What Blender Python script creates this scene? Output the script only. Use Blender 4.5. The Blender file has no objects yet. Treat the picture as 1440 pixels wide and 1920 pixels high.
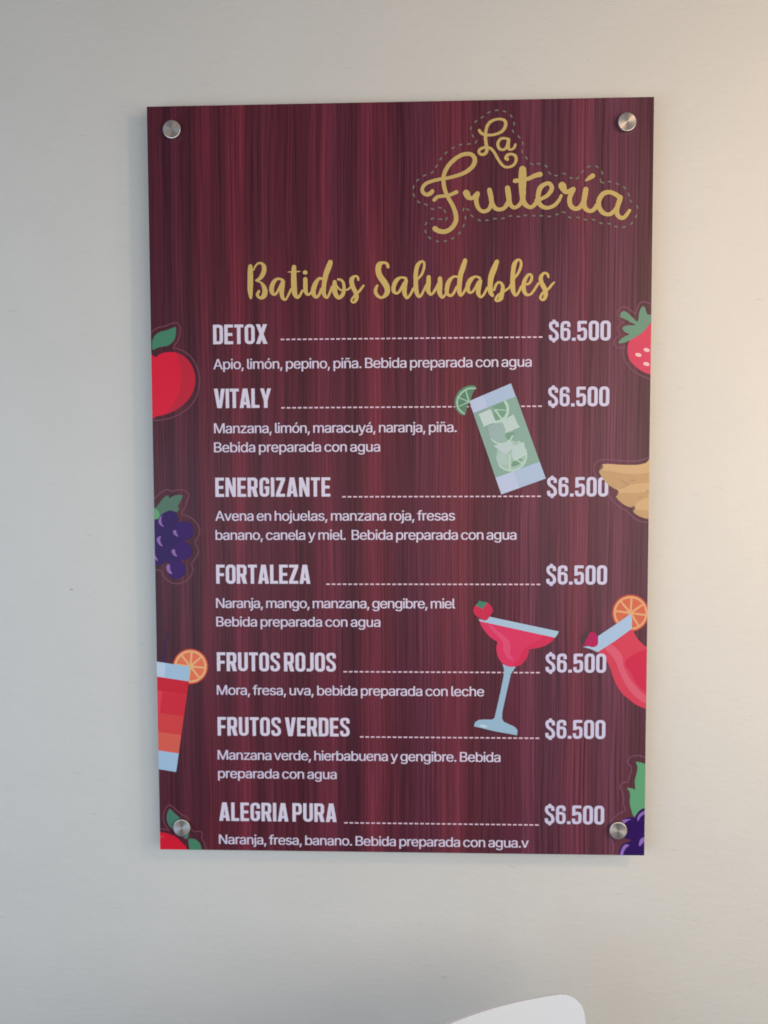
import bpy, bmesh, math, json
import numpy as np
from mathutils import Vector, Matrix
from mathutils.geometry import delaunay_2d_cdt

scene = bpy.context.scene
COL = scene.collection

# ------------------------------------------------------------------ camera
ZC = 1.35            # height of the board's centre above the floor
YF = -0.025          # the board's front face stands 25 mm off the wall
CAM = Vector((0.01438584, -0.9809737, 1.36623903))
RIGHT = Vector((0.99942791, 0.03362743, -0.00361168))
DOWN = Vector((-0.00192840, -0.04995524, -0.99874960))
FWD = Vector((-0.03376581, 0.99818519, -0.04986182))
FPX, CX, CY = 1480.0, 720.0, 960.0          # focal length and centre of a 1440 x 1920 picture
cam_data = bpy.data.cameras.new('camera')
cam = bpy.data.objects.new('camera', cam_data)
COL.objects.link(cam)
m = Matrix((( RIGHT.x, -DOWN.x, -FWD.x, CAM.x),
            ( RIGHT.y, -DOWN.y, -FWD.y, CAM.y),
            ( RIGHT.z, -DOWN.z, -FWD.z, CAM.z),
            (0, 0, 0, 1)))
cam.matrix_world = m
cam_data.sensor_fit = 'VERTICAL'
cam_data.sensor_height = 36.0
cam_data.lens = 36.0 * FPX / 1920.0
cam_data.clip_start = 0.02
cam_data.clip_end = 50
cam_data.dof.use_dof = True
cam_data.dof.focus_distance = 0.825
cam_data.dof.aperture_fstop = 3.2
scene.camera = cam

# ------------------------------------------------------------------ light
scene.view_settings.view_transform = 'Standard'
scene.view_settings.look = 'None'
scene.view_settings.exposure = 0
scene.view_settings.gamma = 1
world = bpy.data.worlds.new('World')
scene.world = world
world.use_nodes = True
bg = world.node_tree.nodes['Background']
bg.inputs[0].default_value = (1.0, 0.975, 0.95, 1)
bg.inputs[1].default_value = 0.2

def area(name, loc, target, size, energy, color, size_y=None):
    d = bpy.data.lights.new(name, 'AREA')
    d.shape = 'RECTANGLE' if size_y else 'DISK'
    d.size = size
    if size_y: d.size_y = size_y
    d.energy = energy
    d.color = color
    o = bpy.data.objects.new(name, d)
    o.location = loc
    o.rotation_euler = (Vector(target) - Vector(loc)).to_track_quat('-Z', 'Y').to_euler()
    COL.objects.link(o)
    return o
area('warm_ceiling_lamp', (0.78, -0.85, 1.78), (0.6, 0, 1.35), 0.14, 3.4, (1.0, 0.65, 0.35))
area('warm_wall_lamp', (1.1, -0.7, 1.35), (0.9, 0, 1.25), 0.4, 3.0, (1.0, 0.80, 0.62), 0.4)
area('warm_fill', (0.3, -1.25, 1.35), (0.2, 0, 1.1), 1.2, 2.6, (1.0, 0.59, 0.27), 0.6)  # added soft fill behind the camera, no lamp known there
area('right_fill', (1.0, -1.4, 1.30), (0.5, 0, 0.9), 1.2, 7.6, (0.88, 1.0, 1.0), 0.7)  # added broad fill that lifts the lower wall, no known source
area('daylight_window', (-0.9, -1.2, 1.15), (-0.1, 0, 0.9), 1.2, 8.4, (0.60, 0.81, 1.0), 0.7)

# ------------------------------------------------------------------ helpers
def lin(c):
    return tuple(((v/255)/12.92 if v/255 <= 0.04045 else ((v/255+0.055)/1.055)**2.4) for v in c)

def mapb(px, py):
    """a point of the board's front face, metres from its centre (right, up), from where it was measured"""
    d = RIGHT*((px-CX)/FPX) + DOWN*((py-CY)/FPX) + FWD
    t = (YF - CAM.y)/d.y
    q = CAM + d*t
    return (q.x, q.z - ZC)

def mat(name, color, rough=0.5, metal=0.0, spec=0.5):
    mt = bpy.data.materials.new(name)
    mt.use_nodes = True
    b = mt.node_tree.nodes['Principled BSDF']
    b.inputs['Base Color'].default_value = (*color, 1)
    b.inputs['Roughness'].default_value = rough
    b.inputs['Metallic'].default_value = metal
    b.inputs['Specular IOR Level'].default_value = spec
    return mt

_ink = {}
def ink(rgb, px=700):
    """ink pigment: the colour measured in the photo divided by the light that falls on that side of the board"""
    t = max(0, min(1, (px-280)/930))
    key = (rgb, round(t, 1))
    if key not in _ink:
        E = [a+(b-a)*t for a, b in zip(EL, ER)]
        c = [min(0.9, max(0.004, (v-VEIL)/e)) for v, e in zip(lin(rgb), E)]
        _ink[key] = mat('ink', c, 0.45, 0, 0.25)
    return _ink[key]
EL = (0.67, 0.68, 0.68)
ER = (0.99, 0.88, 0.77)
VEIL = 0.006

def link(name, me, material=None, parent=None, loc=None, label=None):
    o = bpy.data.objects.new(name, me)
    COL.objects.link(o)
    if material is not None:
        me.materials.append(material)
    if parent: o.parent = parent
    if loc: o.location = loc
    if label: o['label'] = label
    return o

def mesh(name, verts, faces, smooth=False):
    me = bpy.data.meshes.new(name)
    me.from_pydata(verts, [], faces)
    if smooth:
        for p in me.polygons: p.use_smooth = True
    me.update()
    return me

HW, HH = 0.3, 0.45404
def clip(poly, e=0.0002):
    for ax, s, lim in ((0, 1, HW-e), (0, -1, HW-e), (1, 1, HH-e), (1, -1, HH-e)):
        out = []
        n = len(poly)
        for i in range(n):
            a, b = poly[i], poly[(i+1) % n]
            da, db = lim-s*a[ax], lim-s*b[ax]
            if da >= 0: out.append(a)
            if (da >= 0) != (db >= 0):
                t = da/(da-db)
                out.append((a[0]+(b[0]-a[0])*t, a[1]+(b[1]-a[1])*t))
        poly = out
        if len(poly) < 3: return []
    return poly

def area2(p):
    return sum(p[i][0]*p[(i+1) % len(p)][1]-p[(i+1) % len(p)][0]*p[i][1] for i in range(len(p)))

def union(contours):
    """triangles of the union (non-zero winding) of flat contours given in metres"""
    vs, es, cs = [], [], []
    for c in contours:
        c = [(x*1000, y*1000) for x, y in c]
        d = [c[0]]
        for q in c[1:]:
            if abs(q[0]-d[-1][0])+abs(q[1]-d[-1][1]) > 1e-4: d.append(q)
        if len(d) > 1 and abs(d[0][0]-d[-1][0])+abs(d[0][1]-d[-1][1]) < 1e-4: d.pop()
        if len(d) < 3: continue
        b = len(vs)
        vs += d
        es += [(b+i, b+(i+1) % len(d)) for i in range(len(d))]
        cs.append(np.array(d))
    r = delaunay_2d_cdt([Vector(v) for v in vs], es, [], 0, 1e-5)
    V = np.array([(v.x, v.y) for v in r[0]])
    T = np.array([f for f in r[2] if len(f) == 3])
    P = V[T].mean(axis=1)
    A = np.concatenate(cs)
    Bp = np.concatenate([np.roll(c, -1, axis=0) for c in cs])
    W = np.zeros(len(P), int)
    for k in range(0, len(P), 2000):
        q = P[k:k+2000]
        x, y = q[:, 0:1], q[:, 1:2]
        up = (A[:, 1] <= y) & (Bp[:, 1] > y)
        dn = (A[:, 1] > y) & (Bp[:, 1] <= y)
        side = (Bp[:, 0]-A[:, 0])*(y-A[:, 1])-(x-A[:, 0])*(Bp[:, 1]-A[:, 1])
        W[k:k+2000] = (up & (side > 0)).sum(1)-(dn & (side < 0)).sum(1)
    T = T[W != 0]
    # counter-clockwise faces look into the room
    a, b, c = V[T[:, 0]], V[T[:, 1]], V[T[:, 2]]
    cr = (b[:, 0]-a[:, 0])*(c[:, 1]-a[:, 1])-(b[:, 1]-a[:, 1])*(c[:, 0]-a[:, 0])
    T[cr < 0] = T[cr < 0][:, ::-1]
    used, inv = np.unique(T, return_inverse=True)
    return V[used]/1000, inv.reshape(T.shape)

STEP = 0.00008
def sheet(name, contours, material, parent, layer, fix=True):
    """a printed shape: one thin film of ink on the board's face"""
    cc = []
    for c in contours:
        if fix and area2(c) < 0: c = c[::-1]
        c = clip(c)
        if len(c) > 2: cc.append(c)
    V, T = union(cc)
    y = YF-STEP*layer
    me = mesh(name, [(x, y, z) for x, z in V], [tuple(int(i) for i in t) for t in T])
    return link(name, me, material, parent)

def crom(pts, n=5, closed=False):
    """a smooth curve through the points (any dimension)"""
    P = [np.array(p, float) for p in pts]
    N = len(P)
    out = []
    rng = range(N) if closed else range(N-1)
    for i in rng:
        p1, p2 = P[i], P[(i+1) % N]
        p0 = P[(i-1) % N] if closed or i > 0 else 2*p1-p2
        p3 = P[(i+2) % N] if closed or i+2 < N else 2*p2-p1
        for k in range(n):
            t = k/n
            out.append(0.5*((2*p1)+(-p0+p2)*t+(2*p0-5*p1+4*p2-p3)*t*t+(-p0+3*p1-3*p2+p3)*t**3))
    if not closed: out.append(P[-1])
    return out

class Z:
    """a measuring window: origin and scale of an enlarged detail"""
    def __init__(s, ox, oy, k): s.ox, s.oy, s.k = ox, oy, k
    def px(s, p): return (s.ox+p[0]/s.k, s.oy+p[1]/s.k)
    def b(s, p): return mapb(*s.px(p))
    def poly(s, pts, smooth=0):
        if smooth: pts = [tuple(q) for q in crom(pts, smooth, True)]
        return [s.b(p) for p in pts]
    def disc(s, x, y, r, ry=None, rot=0, n=40):
        ry = ry or r
        c, w = math.cos(rot), math.sin(rot)
        return [s.b((x+r*math.cos(a)*c-ry*math.sin(a)*w, y+r*math.cos(a)*w+ry*math.sin(a)*c))
                for a in (2*math.pi*i/n for i in range(n))]
    def ring(s, x, y, r0, r1, a0=0, a1=360, n=40):
        return s.stroke([(x+(r0+r1)/2*math.cos(math.radians(a0+(a1-a0)*i/n)), y+(r0+r1)/2*math.sin(math.radians(a0+(a1-a0)*i/n)), abs(r1-r0)/2) for i in range(n+1)], 1)
    def stroke(s, pts, n=5, width=None, caps=True):
        """a brush stroke: quads and discs along a smooth path; third value is the half width"""
        if width: pts = [(p[0], p[1], width) for p in pts]
        q = crom(pts, n) if n > 1 else [np.array(p, float) for p in pts]
        out = []
        for i, p in enumerate(q):
            r = max(p[2], 1)
            if i+1 < len(q):
                w = q[i+1]
                d = w[:2]-p[:2]
                L = math.hypot(*d)
                if L < 1e-6: continue
                nx, ny = -d[1]/L, d[0]/L
                r2 = max(w[2], 1)
                out.append([s.b((p[0]+nx*r, p[1]+ny*r)), s.b((p[0]-nx*r, p[1]-ny*r)),
                            s.b((w[0]-nx*r2, w[1]-ny*r2)), s.b((w[0]+nx*r2, w[1]+ny*r2))])
            if caps or 0 < i < len(q)-1:
                m_ = 16 if i in (0, len(q)-1) else 8
                out.append([s.b((p[0]+r*0.98*math.cos(2*math.pi*(j+.5)/m_), p[1]+r*0.98*math.sin(2*math.pi*(j+.5)/m_))) for j in range(m_)])
        return out

# ------------------------------------------------------------------ lettering: tall condensed capitals (height 1)
VS, HS = 0.180, 0.150
def rect(x0, y0, x1, y1): return [(x0, y0), (x1, y0), (x1, y1), (x0, y1)]
def rrect(x0, y0, x1, y1, r, corners=(1, 1, 1, 1), n=7):
    out = []
    for k, (cx, cy, a, s) in enumerate(((x1, y0, -90, (-1, 1)), (x1, y1, 0, (-1, -1)), (x0, y1, 90, (1, -1)), (x0, y0, 180, (1, 1)))):
        if corners[k] and r:
            ox, oy = cx+s[0]*r, cy+s[1]*r
            out += [(ox+r*math.cos(math.radians(a+90*i/n)), oy+r*math.sin(math.radians(a+90*i/n))) for i in range(n+1)]
        else: out.append((cx, cy))
    return out
def hole(p): return p[::-1]
def rpath(pts, r):
    """a line with rounded corners"""
    out = [pts[0]]
    for i in range(1, len(pts)-1):
        a, b, c = (np.array(p, float) for p in (pts[i-1], pts[i], pts[i+1]))
        u, v = a-b, c-b
        lu, lv = np.hypot(*u), np.hypot(*v)
        d = min(r, lu*0.5, lv*0.5)
        p0, p1 = b+u/lu*d, b+v/lv*d
        for k in range(8):
            t = k/7
            out.append(tuple((1-t)**2*p0+2*t*(1-t)*b+t*t*p1))
    out.append(pts[-1])
    return out
def pen(pts, w, h, r):
    """a stroke with flat ends whose verticals are w wide and horizontals h"""
    q = [np.array(p, float) for p in rpath(pts, r)]
    res = []
    for i in range(len(q)-1):
        d = q[i+1]-q[i]; L = np.hypot(*d)
        if L < 1e-6: continue
        n_ = np.array((-d[1]*w/2, d[0]*h/2))/L
        res.append([tuple(q[i]+n_), tuple(q[i]-n_), tuple(q[i+1]-n_), tuple(q[i+1]+n_)])
        if i:
            res.append([(q[i][0]+w/2*math.cos(a)*0.99, q[i][1]+h/2*math.sin(a)*0.99) for a in (2*math.pi*k/12 for k in range(12))])
    return [c if area2(c) > 0 else c[::-1] for c in res]
CW = 0.168
def ocap(w):
    return [rrect(0, -0.005, w, 1.005, 0.22), hole(rrect(VS, HS, w-VS, 1-HS, 0.06))]
s_path = [(0.425, 0.70), (0.425, 0.925), (0.09, 0.925), (0.09, 0.64), (0.43, 0.40), (0.43, 0.075), (0.09, 0.075), (0.09, 0.30)]
CAPS = {
 'D': (0.52, [rrect(0, 0, 0.52, 1, 0.2, (1, 1, 0, 0)), hole(rrect(VS, HS, 0.52-VS, 1-HS, 0.05, (1, 1, 0, 0)))]),
 'E': (0.46, [rect(0, 0, VS, 1), rect(0, 0, 0.46, HS), rect(0, 1-HS, 0.46, 1), rect(0, 0.42, 0.42, 0.42+HS)]),
 'F': (0.45, [rect(0, 0, VS, 1), rect(0, 1-HS, 0.45, 1), rect(0, 0.40, 0.41, 0.40+HS)]),
 'T': (0.47, [rect(0.1375, 0, 0.1375+VS, 1), rect(0, 1-HS, 0.47, 1)]),
 'L': (0.42, [rect(0, 0, VS, 1), rect(0, 0, 0.42, HS)]),
 'I': (VS, [rect(0, 0, VS, 1)]),
 'O': (0.52, ocap(0.52)), '0': (0.52, ocap(0.52)),
 'X': (0.59, [[(0, 1), (0.38, 0), (0.59, 0), (0.21, 1)], [(0.0, 0), (0.21, 0), (0.58, 1), (0.37, 1)]]),
 'V': (0.57, [[(0, 1), (0.165, 0), (0.40, 0), (0.57, 1), (0.37, 1), (0.285, 0.36), (0.20, 1)]]),
 'A': (0.57, [[(0, 0), (0.20, 0), (0.225, 0.17), (0.345, 0.17), (0.37, 0), (0.57, 0), (0.405, 1), (0.165, 1)], hole([(0.245, 0.31), (0.325, 0.31), (0.285, 0.66)])]),
 'Y': (0.57, [[(0.19, 0), (0.385, 0), (0.385, 0.38), (0.57, 1), (0.375, 1), (0.29, 0.64), (0.20, 1), (0, 1), (0.19, 0.38)]]),
 'N': (0.54, [rect(0, 0, 0.17, 1), rect(0.37, 0, 0.54, 1), [(0.0, 1), (0.36, 0), (0.54, 0), (0.19, 1)]]),
 'Z': (0.49, [rect(0, 0, 0.48, HS), rect(0.01, 1-HS, 0.49, 1), [(0, HS*0.9), (0.21, HS*0.9), (0.49, 1-HS*0.9), (0.28, 1-HS*0.9)]]),
 'P': (0.50, [rect(0, 0, VS, 1), rrect(0, 0.37, 0.50, 1, 0.18, (1, 1, 0, 0)), hole(rrect(VS, 0.37+HS, 0.50-VS+0.01, 1-HS, 0.04, (1, 1, 0, 0)))]),
 'R': (0.54, [rect(0, 0, VS, 1), rrect(0, 0.38, 0.52, 1, 0.18, (1, 1, 0, 0)), hole(rrect(VS, 0.38+HS, 0.52-VS, 1-HS, 0.04, (1, 1, 0, 0))),
            [(0.20, 0.46), (0.335, 0), (0.54, 0), (0.43, 0.46)]]),
 'U': (0.52, pen([(VS/2, 1), (VS/2, 0.075), (0.52-VS/2, 0.075), (0.52-VS/2, 1)], VS, HS, 0.2)),
 'J': (0.38, pen([(0.285, 1), (0.285, 0.075), (0.0, 0.075)], VS, HS, 0.2)),
 'S': (0.52, pen(s_path, CW, HS, 0.19)),
 '5': (0.52, pen([(0.49, 0.925), (0.10, 0.925), (0.10, 0.46)], CW, HS, 0.005)+pen([(0.10, 0.55), (0.425, 0.62), (0.425, 0.075), (0.09, 0.075), (0.09, 0.30)], CW, HS, 0.19)),
 '6': (0.52, pen([(0.425, 0.70), (0.425, 0.925), (0.09, 0.925), (0.09, 0.075), (0.43, 0.075), (0.43, 0.575), (0.12, 0.575)], CW, HS, 0.19)),
 'G': (0.52, pen([(0.425, 0.68), (0.425, 0.925), (0.095, 0.925), (0.095, 0.075), (0.425, 0.075), (0.425, 0.42)], VS, HS, 0.2)+[rect(0.27, 0.40, 0.52, 0.545)]),
 '$': (0.52, pen(s_path, CW, HS, 0.19)+[rect(0.19, 0.97, 0.34, 1.07), rect(0.19, -0.07, 0.34, 0.03)]),
 '.': (0.19, [rect(0, 0, 0.19, 0.155)]),
}
def caps_line(name, text, px0, px1, base, cap_mm, material, parent, layer, space=0.07):
    (x0, z0), (x1, z1) = mapb(px0, base), mapb(px1, base if not isinstance(base, tuple) else base[1])
    z = (z0+z1)/2
    h = cap_mm/1000
    W = sum((space if ch == ' ' else CAPS[ch][0]) for ch in text)
    k = (x1-x0)/h
    gap = (k-W)/(len(text)-1)
    cs, x = [], 0.0
    for ch in text:
        if ch == ' ':
            x += space+gap; continue
        w, polys = CAPS[ch]
        for p in polys: cs.append([(x0+(x+a)*h, z+b*h) for a, b in p])
        x += w+gap
    return sheet(name, cs, material, parent, layer, fix=False)

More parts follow.
